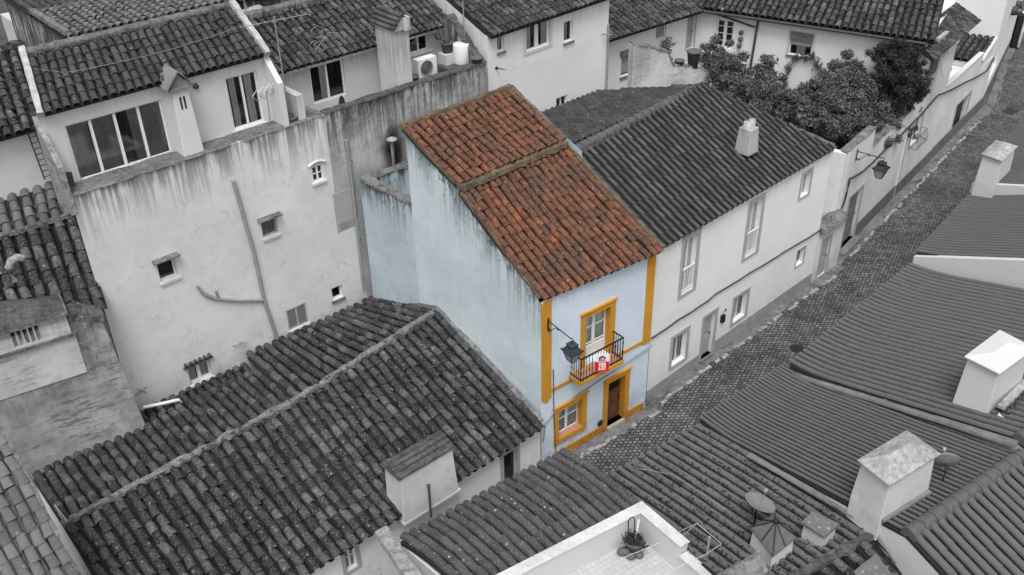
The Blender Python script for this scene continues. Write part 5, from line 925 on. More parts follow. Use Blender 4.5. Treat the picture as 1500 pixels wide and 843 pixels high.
# ------------------------------------------------------------------ garden wall along the street
ukA, ukB = -.4, KF.uz(1345, 120)[0]; zk0, zk1 = 5.55, 4.7
Kw = thing('garden_wall', (*KF.p(3, 0)[:2], 0), 'white garden wall along the street under the overhanging trees with a grey door', 'wall')
kd = rect(KF, (1246, 286), (1248, 343)); kd = (KF.uz(1244, 290)[0]+.1, KF.uz(1264, 275)[0]-.05, .15, KF.uz(1254, 282)[1])
usp = max(1.3, kd[1]+.25); mb = MB(); body(mb, KF, ukA, usp, -.3, zk0, .35, [kd], .2, .12); body(mb, KF, usp, ukB, -.3, zk1, .35); mb.build('wall', [M['white3'], M['dark']], Kw)
door(KF, kd, Kw, 'shutter_dark', casing=.14, panels=3)
mb = MB(); mb.pbox(KF, kd[1]+.14, ukB, -.15, .75, -.01, .03); mb.build('plinth', M['plinth_dark'], Kw); mb = MB(); mb.pbox(KF, kd[0]-.3, kd[1]+.2, -.15, .15, -.15, .35); mb.build('doorstep', M['cement'], Kw)
wobble_bar('coping', Kw, KF.p(ukA, zk0, -.17), KF.p(usp, zk0, -.17), .42, .06, 'coping', 6, .04); wobble_bar('coping', Kw, KF.p(usp, zk1, -.17), KF.p(ukB, zk1, -.17), .42, .06, 'coping', 20, .04)
mb = MB(); gE = KF.p(ukA+.02, 0); mb.hexa([lift(gE, -.3), lift(gE+V(.3, 0, 0), -.3), V(29.9, 23.6, -.3), V(29.6, 23.4, -.3), lift(gE, 5.5), lift(gE+V(.3, 0, 0), 5.5), V(29.9, 23.6, 7.2), V(29.6, 23.4, 7.2)]); mb.build('return_wall', M['white3'], Kw)
mb = MB(); mb.poly([lift(gE, 3.2), KF.p(ukB, 3.2, -.3), IP.p(3, 3.2, .1), V(33, 28, 3.2), V(30, 24, 3.2)]); tag(mb.build('garden_soil', M['earth']), kind='structure')
l_root = KF.p(*KF.uz(1256, 222, .03), .03); ltip = at(1292, 232, l_root[2]-.02); dd_ = ltip-l_root; 
if np.linalg.norm(dd_) > 1.9: ltip = l_root+dd_/np.linalg.norm(dd_)*1.9
lantern('wall_lantern', l_root, ltip, 'black street lantern on a long iron bracket over the garden wall', s=.85, mat='metal')
cable('street_cable', [KF.p(-1.3, 2.65, .08), KF.p(.05, 2.75, .08), KF.p(.3, 3.2, .08), KF.p(.35, 4.1, .08), KF.p(*KF.uz(1266, 250, .08), .08), KF.p(*KF.uz(1300, 216, .08), .08), KF.p(*KF.uz(1330, 188, .08), .08), KF.p(*KF.uz(1374, 140, .08), .08), KF.p(*KF.uz(1412, 122, .08), .08), KF.p(*KF.uz(1446, 104, .08), .08), KF.p(*KF.uz(1456, 85, .08), .08)], .04, 'cable', 'thick black cable climbing along the street walls past the garden', sagd=.05)
# ------------------------------------------------------------------ street end of the garden wing and the terrace house beyond
Lh = thing('street_corner_house', (*KF.p(11, 0)[:2], 0), 'white street front with a tiled lip and a tilted grey awning beyond the garden', 'house')
ul0 = ukB+.01; ul1 = KF.uz(1384, 140)[0]; zL = KF.uz(1378, 58)[1]-.15
kw = rect(KF, (1333, 195), (1346, 205)); kw = (KF.uz(1338, 185)[0], KF.uz(1350, 180)[0], KF.uz(1340, 208)[1], KF.uz(1346, 172)[1]); ua_ = KF.uz(1364, 88)[0]; kw2 = (ua_, ua_+1.15, KF.uz(1360, 112)[1], KF.uz(1371, 64)[1])
hl = [h for h in (kw, kw2) if h[0] > ul0 and h[1] < ul1 and h[3] > h[2]]
mb = MB(); body(mb, KF, ul0, ul1, -.3, zL, 4, hl, .18); mb.build('wall', [M['white3'], M['dark']], Lh)
for h in hl: win(KF, h, Lh, rec=.18, cols=2, casing=.1)
aw = [(kw2[0]-.05, kw2[3]+.15, .06), (kw2[1]+.1, kw2[3]+.15, .06), (kw2[1]+.1, kw2[2]+.1, .72), (kw2[0]-.05, kw2[2]+.1, .72)]; mb = MB(); qa = [KF.p(*t_) for t_ in aw]; mb.hexa(qa+[p+V(0, 0, .05)+KF.n*.03 for p in qa]); mb.pbox(KF, kw2[0]-.1, kw2[1]+.15, kw2[3]+.12, kw2[3]+.34, .01, .2); mb.build('awning', M['grey_trim'], Lh)
roof('roof', Lh, KF.p(ul0-.3, zL+.02, .55), KF.p(ul1+.9, zL+.1, .55), KF.p(ul1+.9, zL+.75, -.7), KF.p(ul0-.3, zL+.75, -.7), 'old_tile', pitch=.26, tl=.34, jit=1.4)
mb = MB(); mb.pbox(KF, ul0, ul1, -.15, .7, -.01, .035); mb.build('plinth', M['plinth_dark'], Lh); mb = MB(); mb.pbox(KF, ul0+.3, ul0+.36, 1.2, zL*.4, .04, .1); mb.build('pilaster', M['white_clean'], Lh)
if hl:
    a, b, c, d = hl[0]; mb = MB(); mb.tube([KF.p(a-.1, c+.1, .03), KF.p(a-.1, c, .4), KF.p(b+.1, c, .4), KF.p(b+.1, c+.1, .03)], .015, 5); mb.tube([KF.p(a-.1, c+.6, .03), KF.p(a-.1, c+.6, .3), KF.p(b+.1, c+.6, .3), KF.p(b+.1, c+.6, .03)], .015, 5)
    for i in range(7): u = a-.1+(b-a+.2)*i/6; mb.tube([KF.p(u, c+.6, .3), KF.p(u, c+.25, .42), KF.p(u, c, .4)], .012, 4)
    mb.build('window_grille', M['metal'], Lh)
mb = MB(); p0 = at(1361, 231, 0); mb.tube([p0, p0+V(0, 0, 2.3)], .05, 8); mb.lathe(p0+V(0, 0, 2.3), [(.05, 0), (.16, .05), (.16, .25), (0, .32)], 10); tag(mb.build('street_post', M['plastic']), 'thin white post with a round head beside the street wall', 'post')
T = thing('terrace_house', (*KF.p(14, 0)[:2], 0), 'white house with a small walled terrace and a dark doorway, far up the street', 'house'); ut0, ut1 = ul1+.02, KF.uz(1457, 95)[0]; zt0 = KF.uz(1385, 120)[1]; zt1 = KF.uz(1432, 96)[1]; zt0 = (zt0+zt1)/2
td = (KF.uz(1403, 150)[0], KF.uz(1421, 140)[0], .1, KF.uz(1412, 145)[1])
uw, ze_ = KF.uz(1438, 91); ue2, zr_ = KF.uz(1461, 57); zr_ = min(zr_, ze_+1.3); wA, wB = at(1389, 84, ze_), KF.p(uw, ze_, 0); wC, wD = KF.p(ue2, zr_, -.05), None; wD = wA+(wC-wB)
ut1 = ue2+.02; mb = MB(); body(mb, KF, ut0, ut1, -.3, zt0-.9, 5, [td], .3); body(mb, KF, ut0, uw, zt0-.9, zt0, .2)
mb.poly([lift(wA, zt0-.95), lift(wB, zt0-.95), wB+V(0, 0, -.12), wA+V(0, 0, -.12)]); mb.poly([lift(wB, zt0-.95), lift(wC, zt0-.95), wC+V(0, 0, -.12), wB+V(0, 0, -.12)]); mb.poly([lift(wA, zt0-.95), wA+V(0, 0, -.12), wD+V(0, 0, -.12), lift(wD, zt0-.95)]); mb.poly([lift(wC, zt0-.95), lift(wD, zt0-.95), wD+V(0, 0, -.12), wC+V(0, 0, -.12)]); mb.build('wall', [M['white3'], M['dark']], T); door(KF, td, T, 'dark_door', rec=.3, casing=.15)
WL = PL(wA, math.degrees(math.atan2(wB[1]-wA[1], wB[0]-wA[0]))); mb = MB(); mb.pbox(WL, .15, .85, zt0-.88, ze_-.4, 0, .03); mb.build('door', M['shutter_dark'], T)
mb = MB(); mb.pbox(KF, ut0-.03, uw, zt0, zt0+.07, -.24, .04); mb.build('parapet_coping', M['white_clean'], T); mb = MB(); mb.pbox(KF, ut0, ut1, -.15, .75, -.01, .03); mb.build('plinth', M['plinth_dark'], T)
fT = roof('roof', T, wA, wB+V(0, 0, 0), wC, wD, 'mid_tile', pitch=.34, tl=.42, over=.12); wobble_bar('verge_coping', fT, wB+V(0, 0, .03), wC+V(0, 0, .03), .18, .1, 'white_clean', 6, .01)
a_, b_ = KF.p(ut1+.02, 0), np.array([70.5, 27.6, 0]); Fp = PL(tuple(a_[:2]), math.degrees(math.atan2(b_[1]-a_[1], b_[0]-a_[0]))); Lf = np.linalg.norm(b_-a_)
Fr = thing('far_street_house', (*Fp.p(6, 0)[:2], 0), 'tall plain white house beyond the small street terrace where the street bends away', 'house'); fwn = (Fp.uz(1452, 100)[0], Fp.uz(1462, 85)[0], Fp.uz(1453, 108)[1], Fp.uz(1461, 76)[1]); 
mb = MB(); body(mb, Fp, 0, Lf, -.3, 13, 9, [fwn] if 0 < fwn[0] < fwn[1] < Lf and fwn[2] < fwn[3] < 5 else [], .2); roof('roof', Fr, Fp.p(-.1, 13.05, .4), Fp.p(Lf, 13.05, .4), Fp.p(Lf, 15.5, -5), Fp.p(-.1, 15.5, -5), 'mid_tile'); mb.build('wall', [M['white2'], M['dark']], Fr)
if 0 < fwn[0] < fwn[1] < Lf and fwn[2] < fwn[3] < 5: win(Fp, fwn, Fr, rec=.2, cols=1)
mb = MB(); mb.pbox(Fp, 0, Lf, -.1, .7, -.01, .03); mb.build('plinth', M['plinth_dark'], Fr)
E2p = PL((70.6, 27.7), 38); Fe = thing('bend_house', (*E2p.p(4, 0)[:2], 0), 'white house with a grey base closing the street at the top right corner', 'house'); mb = MB(); ed = (E2p.uz(1496, 60)[0], E2p.uz(1496, 60)[0]+1.1, .1, 2.3); body(mb, E2p, 0, 22, -.3, 9, 6, [ed], .2); roof('roof', Fe, E2p.p(0, 9.05, .4), E2p.p(22, 9.05, .4), E2p.p(22, 11.5, -6), E2p.p(0, 11.5, -6), 'mid_tile'); mb.build('wall', [M['white3'], M['dark']], Fe); door(E2p, ed, Fe, 'dark_door'); mb = MB(); mb.pbox(E2p, 0, ed[0]-.05, -.1, 1.2, -.01, .03); mb.build('plinth', M['plinth_dark'], Fe)
for px, py, wh in ((1488, 7, 'upper'), (1482, 16, 'lower')):
    q = Fp.p(*Fp.uz(px, py), .1); mb = MB(); mb.lathe(q, [(0, -.25), (.3, -.2), (.3, .2), (0, .28)], 10); o = mb.build('junction_lamp', M['darkpipe']); tag(o, wh+' of the two dark rounded lamps on the far white wall at the top right', 'wall lamp', 'pair of dark lamps on the far wall')
# ------------------------------------------------------------------ garden trees and climbers
def crown(mb, blobs, leaf, dens, nsub=20):
    for (c, r) in blobs:
        c = np.array(c, float); r = np.array(r if hasattr(r, '__len__') else (r, r, r*.85), float); n = int(dens*r[0]*r[1]*r[2]**.5*4)
        sc = c+RNG.normal(size=(nsub, 3))*r*.48; sr = r*(.2+.22*RNG.random((nsub, 1))); ix = RNG.integers(0, nsub, n)
        d = RNG.normal(size=(n, 3)); d /= np.linalg.norm(d, axis=1)[:, None]; p = sc[ix]+d*sr[ix]*(.35+.75*RNG.random((n, 1)))+RNG.normal(size=(n, 3))*.04
        nn = d*.6+RNG.normal(size=(n, 3))*.6+np.array([0, 0, .45]); nn /= np.linalg.norm(nn, axis=1)[:, None]
        a = np.cross(nn, RNG.normal(size=(n, 3))); a /= np.linalg.norm(a, axis=1)[:, None]; b = np.cross(nn, a); s_ = leaf*(.5+1.0*RNG.random((n, 1)))
        q = np.stack([p-a*s_, p-b*s_*.4+nn*s_*.12, p+a*s_, p+b*s_*.4+nn*s_*.12], 1).reshape(-1, 3); b0 = len(mb.v)
        mb.v += q.tolist(); mb.f += [(b0+4*k, b0+4*k+1, b0+4*k+2, b0+4*k+3) for k in range(n)]; mb.mi += [0]*n; mb.sm += [False]*n
def tree(name, label, base, blobs, mat, leaf=.13, dens=260, cat='tree', h=None, group=None):
    t = thing(name, base, label, cat, group); mb = MB(); base = np.array(base, float)
    for i, (c, r) in enumerate(blobs[:7]):
        c = np.array(c, float); m_ = (base+c)/2+V(RNG.normal()*.2, RNG.normal()*.2, -.2); mb.tube([base+RNG.normal(size=3)*.05*V(1, 1, 0), m_, c], [.12, .08, .025], 7)
    mb.build('trunk', M['bark'], t); mb = MB(); crown(mb, blobs, leaf, dens); mb.build('crown', M[mat], t); return t
def kp(px, py, u): # a point over the garden: sight line met with the plane standing u metres behind the street wall
    return KF.hit(px, py, -u)
tree('garden_tree', 'large grey leafy tree bulging over the garden wall', kp(1245, 190, 1.8)*V(1, 1, 0)+V(0, 0, 3.1), [(kp(*p, u), r) for p, u, r in (((1215, 150), 2.6, 1.25), ((1260, 140), 1.8, 1.3), ((1300, 150), 1.3, 1.1), ((1230, 180), 1.5, .95), ((1275, 180), 1.0, .95), ((1195, 165), 2.6, .9), ((1250, 112), 2.8, 1.0), ((1305, 118), 1.8, 1.0), ((1318, 172), .7, .6), ((1180, 135), 3.4, .85), ((1235, 125), 2.6, 1.0), ((1280, 130), 2.0, 1.1), ((1210, 180), 1.6, .8), ((1300, 185), .5, .8), ((1325, 195), .2, .45), ((1285, 100), 2.4, .9), ((1200, 150), 2.8, .9), ((1255, 165), 1.3, 1.0), ((1320, 150), .9, .8))], 'leaf', .072, 2100)
def ip(px, py, o): return IP.hit(px, py, o)
tree('climbing_tree', 'darker climbing shrub growing up the street corner beside the large grey tree', kp(1322, 160, 1.0)*V(1, 1, 0)+V(0, 0, 3.1), [(ip(*p, u), r) for p, u, r in (((1318, 92), .7, .85), ((1326, 72), .5, .65), ((1328, 115), .8, .9), ((1338, 100), .4, .6), ((1300, 80), .9, .6), ((1335, 140), .6, .65), ((1310, 125), 1.3, .9), ((1338, 125), .5, .5), ((1318, 62), .4, .45))], 'leaf2', .055, 3200)
tree('garden_tree', 'broad low leafy tree behind the ridge of the charcoal roof', kp(1110, 150, 4.5)*V(1, 1, 0)+V(0, 0, 3.1), [(kp(*p, u), r) for p, u, r in (((1075, 118), 5.5, .9), ((1105, 130), 5.0, 1.0), ((1140, 145), 4.0, .9), ((1060, 100), 6.3, .7), ((1120, 112), 5.6, .7), ((1160, 160), 3.2, .8), ((1090, 150), 4.2, .7), ((1080, 135), 4.8, .8), ((1125, 140), 4.2, .9), ((1065, 112), 5.8, .7), ((1150, 150), 3.4, .8))], 'leaf', .072, 2100)
tree('garden_shrub', 'small round shrub in front of the french door', kp(1045, 90, 7.4)*V(1, 1, 0)+V(0, 0, 3.1), [(kp(*p, u), r) for p, u, r in (((1046, 82), 7.2, .75), ((1038, 92), 7, .5), ((1055, 78), 7.4, .5))], 'leaf', .055, 2600, 'shrub')
t = thing('climber', IP.p(*IP.uz(1160, 130), .1), 'thin creeper on the white wall hanging below the blind window', 'climber'); mb = MB(); mb2 = MB()
path = [IP.p(*IP.uz(*p, .12), .12) for p in ((1150, 125), (1155, 100), (1165, 88), (1178, 84), (1190, 82), (1196, 92), (1202, 100), (1205, 110))]
mb.tube(path, .02, 5); mb.build('stem', M['bark'], t)
for p_ in path: crown(mb2, [(p_, (.2, .15, .26))], .06, 1600)
mb2.build('leaves', M['leaf'], t)
tree('wall_plant', 'wispy plant growing against the white wall by the barred window', HP.p(*HP.uz(972, 85), .4), [(HP.p(*HP.uz(*p), .4), .3) for p in ((967, 68), (972, 60), (965, 76))], 'leaf', .06, 900, 'plant')
mb = MB(); q = YP.p(pts[-1][0]+.3, pts[-1][1]-.3, -.6); mb.tube([q, q+V(.2, 0, 1.0), q+V(.9, -.1, .4), q+V(1.8, -.3, -.2)], .02, 5); tag(mb.build('garden_rail', M['wire']), 'thin bent pale rail at the end of the rough yard wall', 'rail')
for i, (px, py, r, h, lab) in enumerate(((998, 97, .22, .35, 'round pot on the stepped top of the rough yard wall'), (1018, 96, .3, .75, 'taller square-shouldered pot at the end of the rough yard wall'))): pot('plant_pot', YP.p(*YP.uz(px, py+4), -.17), r, h, lab)
# ------------------------------------------------------------------ front row, bottom: barrel roof with side coping and the white roof terrace
Nh = thing('barrel_roof_house', (12, 14, 0), 'low house with thick rounded grey roof tiles between the terrace and the lichened roof', 'house')
nA, nB = at(586, 792, 3.0), at(831, 661, 3.0); nC, nD = at(955, 755, 3.4), at(688, 878, 3.4)
f = roof('roof', Nh, nA, nB, nC, nD, 'n_tile', pitch=.292, tl=.52, jit=1.2, sag=lambda s, t: .20*math.sin(math.pi*min(1, max(0, t)))**.8, over=.05, rr=.41, hrise=1.05, lift=.02)
mb = MB(); q = [nA, nB, nC, nD]; mb.mesh([V(p[0], p[1], -.3) for p in q]+[V(p[0], p[1], p[2]-.15) for p in q], [(0, 1, 5, 4), (1, 2, 6, 5), (2, 3, 7, 6), (3, 0, 4, 7), (4, 5, 6, 7)]); mb.build('wall', M['white'], Nh)
cA, cB = at(562, 784, 3.1), at(640, 900, 3.75); wobble_bar('side_coping', Nh, cA+V(0, .1, .0), cB, .42, .17, 'moss_pale', 16, .03)
mb = MB(); dd = unit((cB-cA)*V(1, 1, 0)); ee = np.array([-dd[1], dd[0], 0])*.2; mb.mesh([cA-ee+V(0, 0, -3.2), cA+ee+V(0, 0, -3.2), cB+ee+V(0, 0, -3.9), cB-ee+V(0, 0, -3.9), cA-ee, cA+ee, cB+ee, cB-ee], [(0, 1, 5, 4), (1, 2, 6, 5), (2, 3, 7, 6), (3, 0, 4, 7), (4, 5, 6, 7)]); mb.build('side_wall', M['chimney'], Nh)
q = at(838, 663, 3.05); 
# white roof terrace
tz = 4.0; tc, tl_, tr_ = at(940, 737, tz), at(725, 846, tz), at(1050, 830, tz); dl, dr = unit(tl_-tc), unit(tr_-tc); wI = .27; zfl = 3.1; Ll, Lr = 8.0, 1.75
Th = thing('white_terrace', (*tc[:2], 0), 'bright white walled roof terrace with a tiled floor, bottom centre', 'terrace')
def tp(a, b, z): return lift(tc+dl*a+dr*b, z)
def tbox(mb, a0, a1, b0, b1, z0, z1): mb.hexa([tp(a0, b0, z0), tp(a1, b0, z0), tp(a1, b1, z0), tp(a0, b1, z0), tp(a0, b0, z1), tp(a1, b0, z1), tp(a1, b1, z1), tp(a0, b1, z1)])
mb = MB(); tbox(mb, 0, Ll, 0, wI, -.3, tz); mb.build('parapet', M['white_clean'], Th, bev=.02); mb = MB(); tbox(mb, 0, wI, wI, Lr, -.3, tz-.01); mb.build('parapet', M['white_clean'], Th, bev=.02); mb = MB(); tbox(mb, -.05, wI+.02, Lr, 6, -.3, tz-.32); mb.build('low_parapet', M['white_clean'], Th)
mb = MB(); tbox(mb, -.03, Ll, -.03, wI+.03, tz, tz+.035); tbox(mb, -.03, wI+.03, wI+.03, Lr+.02, tz, tz+.034); mb.build('coping', M['coping_white'], Th); mb = MB(); tbox(mb, -.1, wI+.06, Lr+.04, 6, tz-.32, tz-.27); mb.build('coping', M['coping_white'], Th)
mb = MB(); mb.poly([tp(wI, wI, zfl), tp(Ll, wI, zfl), tp(Ll, 6, zfl), tp(wI, 6, zfl)]); mb.build('floor', M['floor_tiles'], Th)
q = at(929, 808, zfl); t = pot('potted_plant', q, .24, .42, 'big dark pot of dry plants in the corner of the white terrace')
mb = MB(); crown(mb, [(q+V(0, 0, .45), (.26, .26, .14))], .06, 2600); mb.build('plant', M['leaf2'], t)
mb = MB(); mb.tube([q+V(.0, 0, .35), q+V(.22, .1, .95)], .022, 7); mb.build('white_stick', M['plastic'], t)
mb = MB(); h_ = q+V(.02, .12, .45); mb.tube([h_+V(-.1, .05, 0), h_+V(-.1, .08, .55), h_+V(-.04, .09, .65), h_+V(.06, .06, .65), h_+V(.1, .04, .55), h_+V(.1, .02, 0)], .016, 6); mb.tube([q+V(-.2, .1, .3), q+V(-.38, .15, .8)], .01, 5); mb.build('wire_support', M['metal'], t)
for i, (px, py, r, lab) in enumerate(((913, 812, .17, 'shiny round stone left of the big dark pot'), (924, 818, .13, 'smaller stone in front of the big dark pot'), (936, 816, .14, 'dark stone right of the big dark pot'))):
    c = at(px, py, zfl); mb = MB(); K = 8; vs = []; ph = RNG.random(6)*6
    for a in range(K+1):
        for b in range(10): th, phi = math.pi*a/K, 2*math.pi*b/10; rr = r*(1+.12*math.sin(2*phi+ph[0])+.1*math.sin(3*th+ph[1])); vs.append(c+V(rr*math.sin(th)*math.cos(phi), rr*math.sin(th)*math.sin(phi)*.85, r*.62+rr*.62*math.cos(th)))
    mb.mesh(vs, [(a*10+b, a*10+(b+1) % 10, a*10+10+(b+1) % 10, a*10+10+b) for a in range(K) for b in range(10)], 0, True); tag(mb.build('stone', M['pot']), lab, 'stone')
# clothes-line frame
p0 = at(1035, 821, tz-.27); t = thing('line_post', p0, 'grey post with a wire frame for a clothes line on the low white parapet', 'clothes line'); ptop = p0+V(0, 0, .85)
mb = MB(); mb.tube([p0, ptop], .03, 8); mb.build('post', M['zinc'], t); fa, fb = at(1021, 767, tz+.55), at(1057, 797, tz+.55); mb = MB(); mb.tube([fa, fb], .007, 5); mb.tube([fa, at(988, 782, tz+.02)], .005, 5); mb.tube([fb, at(1034, 812, tz+.3)], .007, 5); mb.tube([fa, at(998, 787, tz)], .005, 5); mb.build('wire_frame', M['wire'], t)
cable('clothes_line', [at(1034, 812, tz+.3), at(985, 835, tz-.1), at(940, 862, tz-.2)], .008, 'wire', 'thin pale line across the white terrace from the grey post', sagd=.01); cable('clothes_line', [at(966, 795, 3.8), at(918, 815, 3.85), at(880, 834, 3.9)], .008, 'wire', 'thin pale line passing over the big dark pot', sagd=.01)
# ------------------------------------------------------------------ leaf-littered roof
Mm = thing('littered_roof_house', (17, 11, 0), 'low house whose smooth roof tiles are strewn with dark leaf litter', 'house')
mA, mB_ = at(868, 710, 3.0), at(1027, 622, 3.0); mC, mD = at(1288, 779, 4.0), at(1100, 882, 4.0)
f = roof('roof', Mm, mA, mB_, mC, mD, 'litter_tile', pitch=.29, tl=.50, jit=.6, sag=lambda s, t: .08*math.sin(math.pi*min(1, max(0, t))), over=.0, rr=.34, hrise=1.0, lift=.006, taper=.02)
mE, mF = at(1420, 920, 2.9), at(1300, 990, 2.9); f2 = roof('roof', Mm, mF, mE, mC, mD, 'old_tile', pitch=.30, tl=.40, jit=1.8)
mb = MB(); q = [mA, mB_, mC, mD]; mb.mesh([V(p[0], p[1], -.3) for p in q]+[V(p[0], p[1], p[2]-.2) for p in q], [(0, 1, 5, 4), (1, 2, 6, 5), (2, 3, 7, 6), (3, 0, 4, 7)]); mb.build('wall', M['white'], Mm)
wobble_bar('ridge', f, mD, mC, .24, .12, 'moss', 34, .07)
# leaf litter lying in the channels of that roof: uncountable
mb = MB(); nl = unit(np.cross(mB_-mA, mD-mA)); nl = nl if nl[2] > 0 else -nl
for i in range(2600):
    s, t = RNG.random(), RNG.random()**.8; s = (math.floor(s*20)+RNG.normal()*.22)/20.0
    if not 0 < s < 1: continue
    p = (mA+(mB_-mA)*s)*(1-t)+(mD+(mC-mD)*s)*t+nl*(.09+.08*math.sin(math.pi*t)+RNG.random()*.02); a = RNG.random()*6.28; z_ = .018+.03*RNG.random(); e1 = V(math.cos(a), math.sin(a), RNG.normal()*.3)*z_; e2 = V(-math.sin(a), math.cos(a), RNG.normal()*.3)*z_*.6
    mb.poly([p-e1, p-e2, p+e1, p+e2])
tag(mb.build('leaf_litter', M['dark']), 'dark dry leaf litter strewn over the smooth tiles beside the street', 'leaf litter', kind='stuff')
cable('roof_wire', [at(925, 676, 3.3), at(935, 687, 3.32), at(985, 695, 3.45), at(1030, 725, 3.65), at(1100, 770, 3.8)], .008, 'zinc', 'pale wire lying across the leaf-littered roof', sagd=0)
# cupola skylight
Cu = thing('roof_lantern', at(1125, 800, 3.8), 'white box skylight with a ribbed metal pyramid top on the littered roof', 'skylight')
k0 = [at(1099, 773, 4.5), at(1132, 815, 4.5), at(1168, 787, 4.5), at(1135, 752, 4.5)]; ap = sum(k0)/4+V(0, 0, .42); cc = sum(k0)/4
mb = MB(); bs = [cc+(p-cc)*1.0 for p in k0]; mb.mesh([lift(cc+(p-cc)*.95, 3.3) for p in k0]+[lift(cc+(p-cc)*.86, 4.48) for p in k0], [(0, 1, 5, 4), (1, 2, 6, 5), (2, 3, 7, 6), (3, 0, 4, 7), (4, 5, 6, 7)]); mb.build('base', M['white_clean'], Cu)
mb = MB(); rim = []
for i in range(4): rim += [k0[i], (k0[i]+k0[(i+1) % 4])/2]
mb.mesh(rim+[ap]+[p-V(0, 0, .04) for p in rim], [(i, (i+1) % 8, 8) for i in range(8)]+[(9+i, 9+(i+1) % 8, (i+1) % 8, i) for i in range(8)]); mb.build('metal_top', M['zinc_dark'], Cu); mb = MB()
for p in rim: mb.tube([p+V(0, 0, .01), ap+V(0, 0, .01)], .018, 5)
mb.lathe(ap-V(0, 0, .02), [(.07, 0), (.08, .06), (.0, .1)], 10); mb.build('ribs', M['metal'], Cu)
# small flat-topped chimney with stones
def slab_chimney(quad, z, label, h=.55):
    k0 = [at(*p, z) for p in quad]; cc = sum(k0)/4; t = thing('slab_chimney', lift(cc, z-h), label, 'chimney'); mb = MB(); mb.mesh([lift(cc+(p-cc)*.9, z-h-.5) for p in k0]+[lift(cc+(p-cc)*.85, z-.05) for p in k0], [(0, 1, 5, 4), (1, 2, 6, 5), (2, 3, 7, 6), (3, 0, 4, 7), (4, 5, 6, 7)]); mb.build('shaft', M['chimney'], t)
    mb = MB(); mb.mesh([p-V(0, 0, .05) for p in k0]+[p+V(0, 0, .02) for p in k0], [(3, 2, 1, 0), (4, 5, 6, 7), (0, 1, 5, 4), (1, 2, 6, 5), (2, 3, 7, 6), (3, 0, 4, 7)]); mb.build('slab', M['slab'], t)
    for a, b in ((.2, .25), (.35, .7), (.6, .3), (.7, .75), (.85, .5)): mb = MB(); p = (k0[0]*(1-a)+k0[1]*a)*(1-b)+(k0[3]*(1-a)+k0[2]*a)*b; mb.lathe(p+V(0, 0, .021), [(.045, 0), (.035, .02), (0, .025)], 8); mb.build('mortar_dab', M['moss_pale'], t)
    return t
slab_chimney(((1174, 766), (1208, 788), (1230, 768), (1189, 750)), 4.45, 'squat chimney with a flat slab dabbed with white beside the metal pyramid skylight'); slab_chimney(((1250, 838), (1275, 870), (1312, 850), (1283, 812)), 4.3, 'squat chimney with a flat white-dabbed slab among the mossy tiles, bottom right')
def dish(c, r, ax, label, up_=V(0, 0, 1)):
    t = thing('satellite_dish', np.array(c)-V(0, 0, .4), label, 'satellite dish'); ax = unit(np.array(ax, float)); mb = MB(); mb.lathe(c, [(0, 0), (r*.5, r*.07), (r*.85, r*.2), (r, r*.28), (r*.98, r*.30), (r*.84, r*.22), (r*.5, r*.09), (0, .012)], 22, axis=ax); mb.build('reflector', M['dish'], t)
    mb = MB(); mb.tube([np.array(c)-ax*.02, np.array(c)-ax*.15-V(0, 0, .1), np.array(c)-V(0, 0, .55)-ax*.1], .03, 7); mb.build('mount', M['metal'], t); mb = MB(); fz = np.array(c)+ax*r*1.1; mb.tube([np.array(c)-V(0, 0, r*.8)+ax*.1, fz], .014, 5); mb.lathe(fz, [(.0, -.03), (.05, -.02), (.05, .08), (0, .1)], 8, axis=ax); mb.build('feed_arm', M['zinc'], t)
dish(at(1111, 741, 4.45), .42, (.35, -.1, 1.0), 'satellite dish tilted to the sky on the littered roof')
# ------------------------------------------------------------------ smooth roofs along the street, right
def slope(A, B, run, rise, deg=-92): d = V(math.cos(math.radians(deg)), math.sin(math.radians(deg)), 0)*run+V(0, 0, rise); return B+d, A+d
fl = lambda s, t: .22*max(0, 1-t/.22)**2
S2 = thing('smooth_roof_house', (20, 11, 0), 'low house with a smooth grey roof, big ridge tiles and the hipped chimney', 'house')
sA, sB = at(1026, 622, 3.05), at(1152, 541, 3.05); sD = at(1330, 783, 4.85); sC = at(1500, 664, 4.85); sC = sD+unit(sC-sD)*6.2
sC2 = sD+unit(sC-sD)*4.9
f = roof('roof', S2, sA, sB, sC2, sD, 'smooth_tile', pitch=.168, tl=.5, jit=.35, sag=fl, over=.02, rr=.33, hrise=1.1, prr=.3, lift=.004, taper=.015)
rv = unit((sD-sA)*V(1, 1, 0)); f2 = roof('roof', S2, sD+rv*5.5+V(0, 0, -1.5), sC2+rv*5.5+V(0, 0, -1.5), sC2, sD, 'smooth_tile', pitch=.30, tl=.5, jit=.5, rr=.34, hrise=1.0, taper=.03, lift=.01)
ridge_cap('ridge', f, sD, sC2, 'ridge_smooth', .19, .46, jit=.5)
mb = MB(); lo = [sA, sB, sC2, sD, sC2+rv*5.5+V(0, 0, -1.5), sD+rv*5.5+V(0, 0, -1.5)]
dn = V(0, 0, -.16); mb.poly([lift(sA, -.3), sA+dn, sD+dn, lo[5]+dn, lift(lo[5], -.3)]); mb.poly([lift(sB, -.3), lift(lo[4], -.3), lo[4]+dn, sC2+dn, sB+dn]); mb.poly([lift(sA, -.3), lift(sB, -.3), sB+dn, sA+dn]); mb.poly([lift(lo[5], -.3), lo[5]+dn, lo[4]+dn, lift(lo[4], -.3)]); mb.build('wall', M['white_clean'], S2)
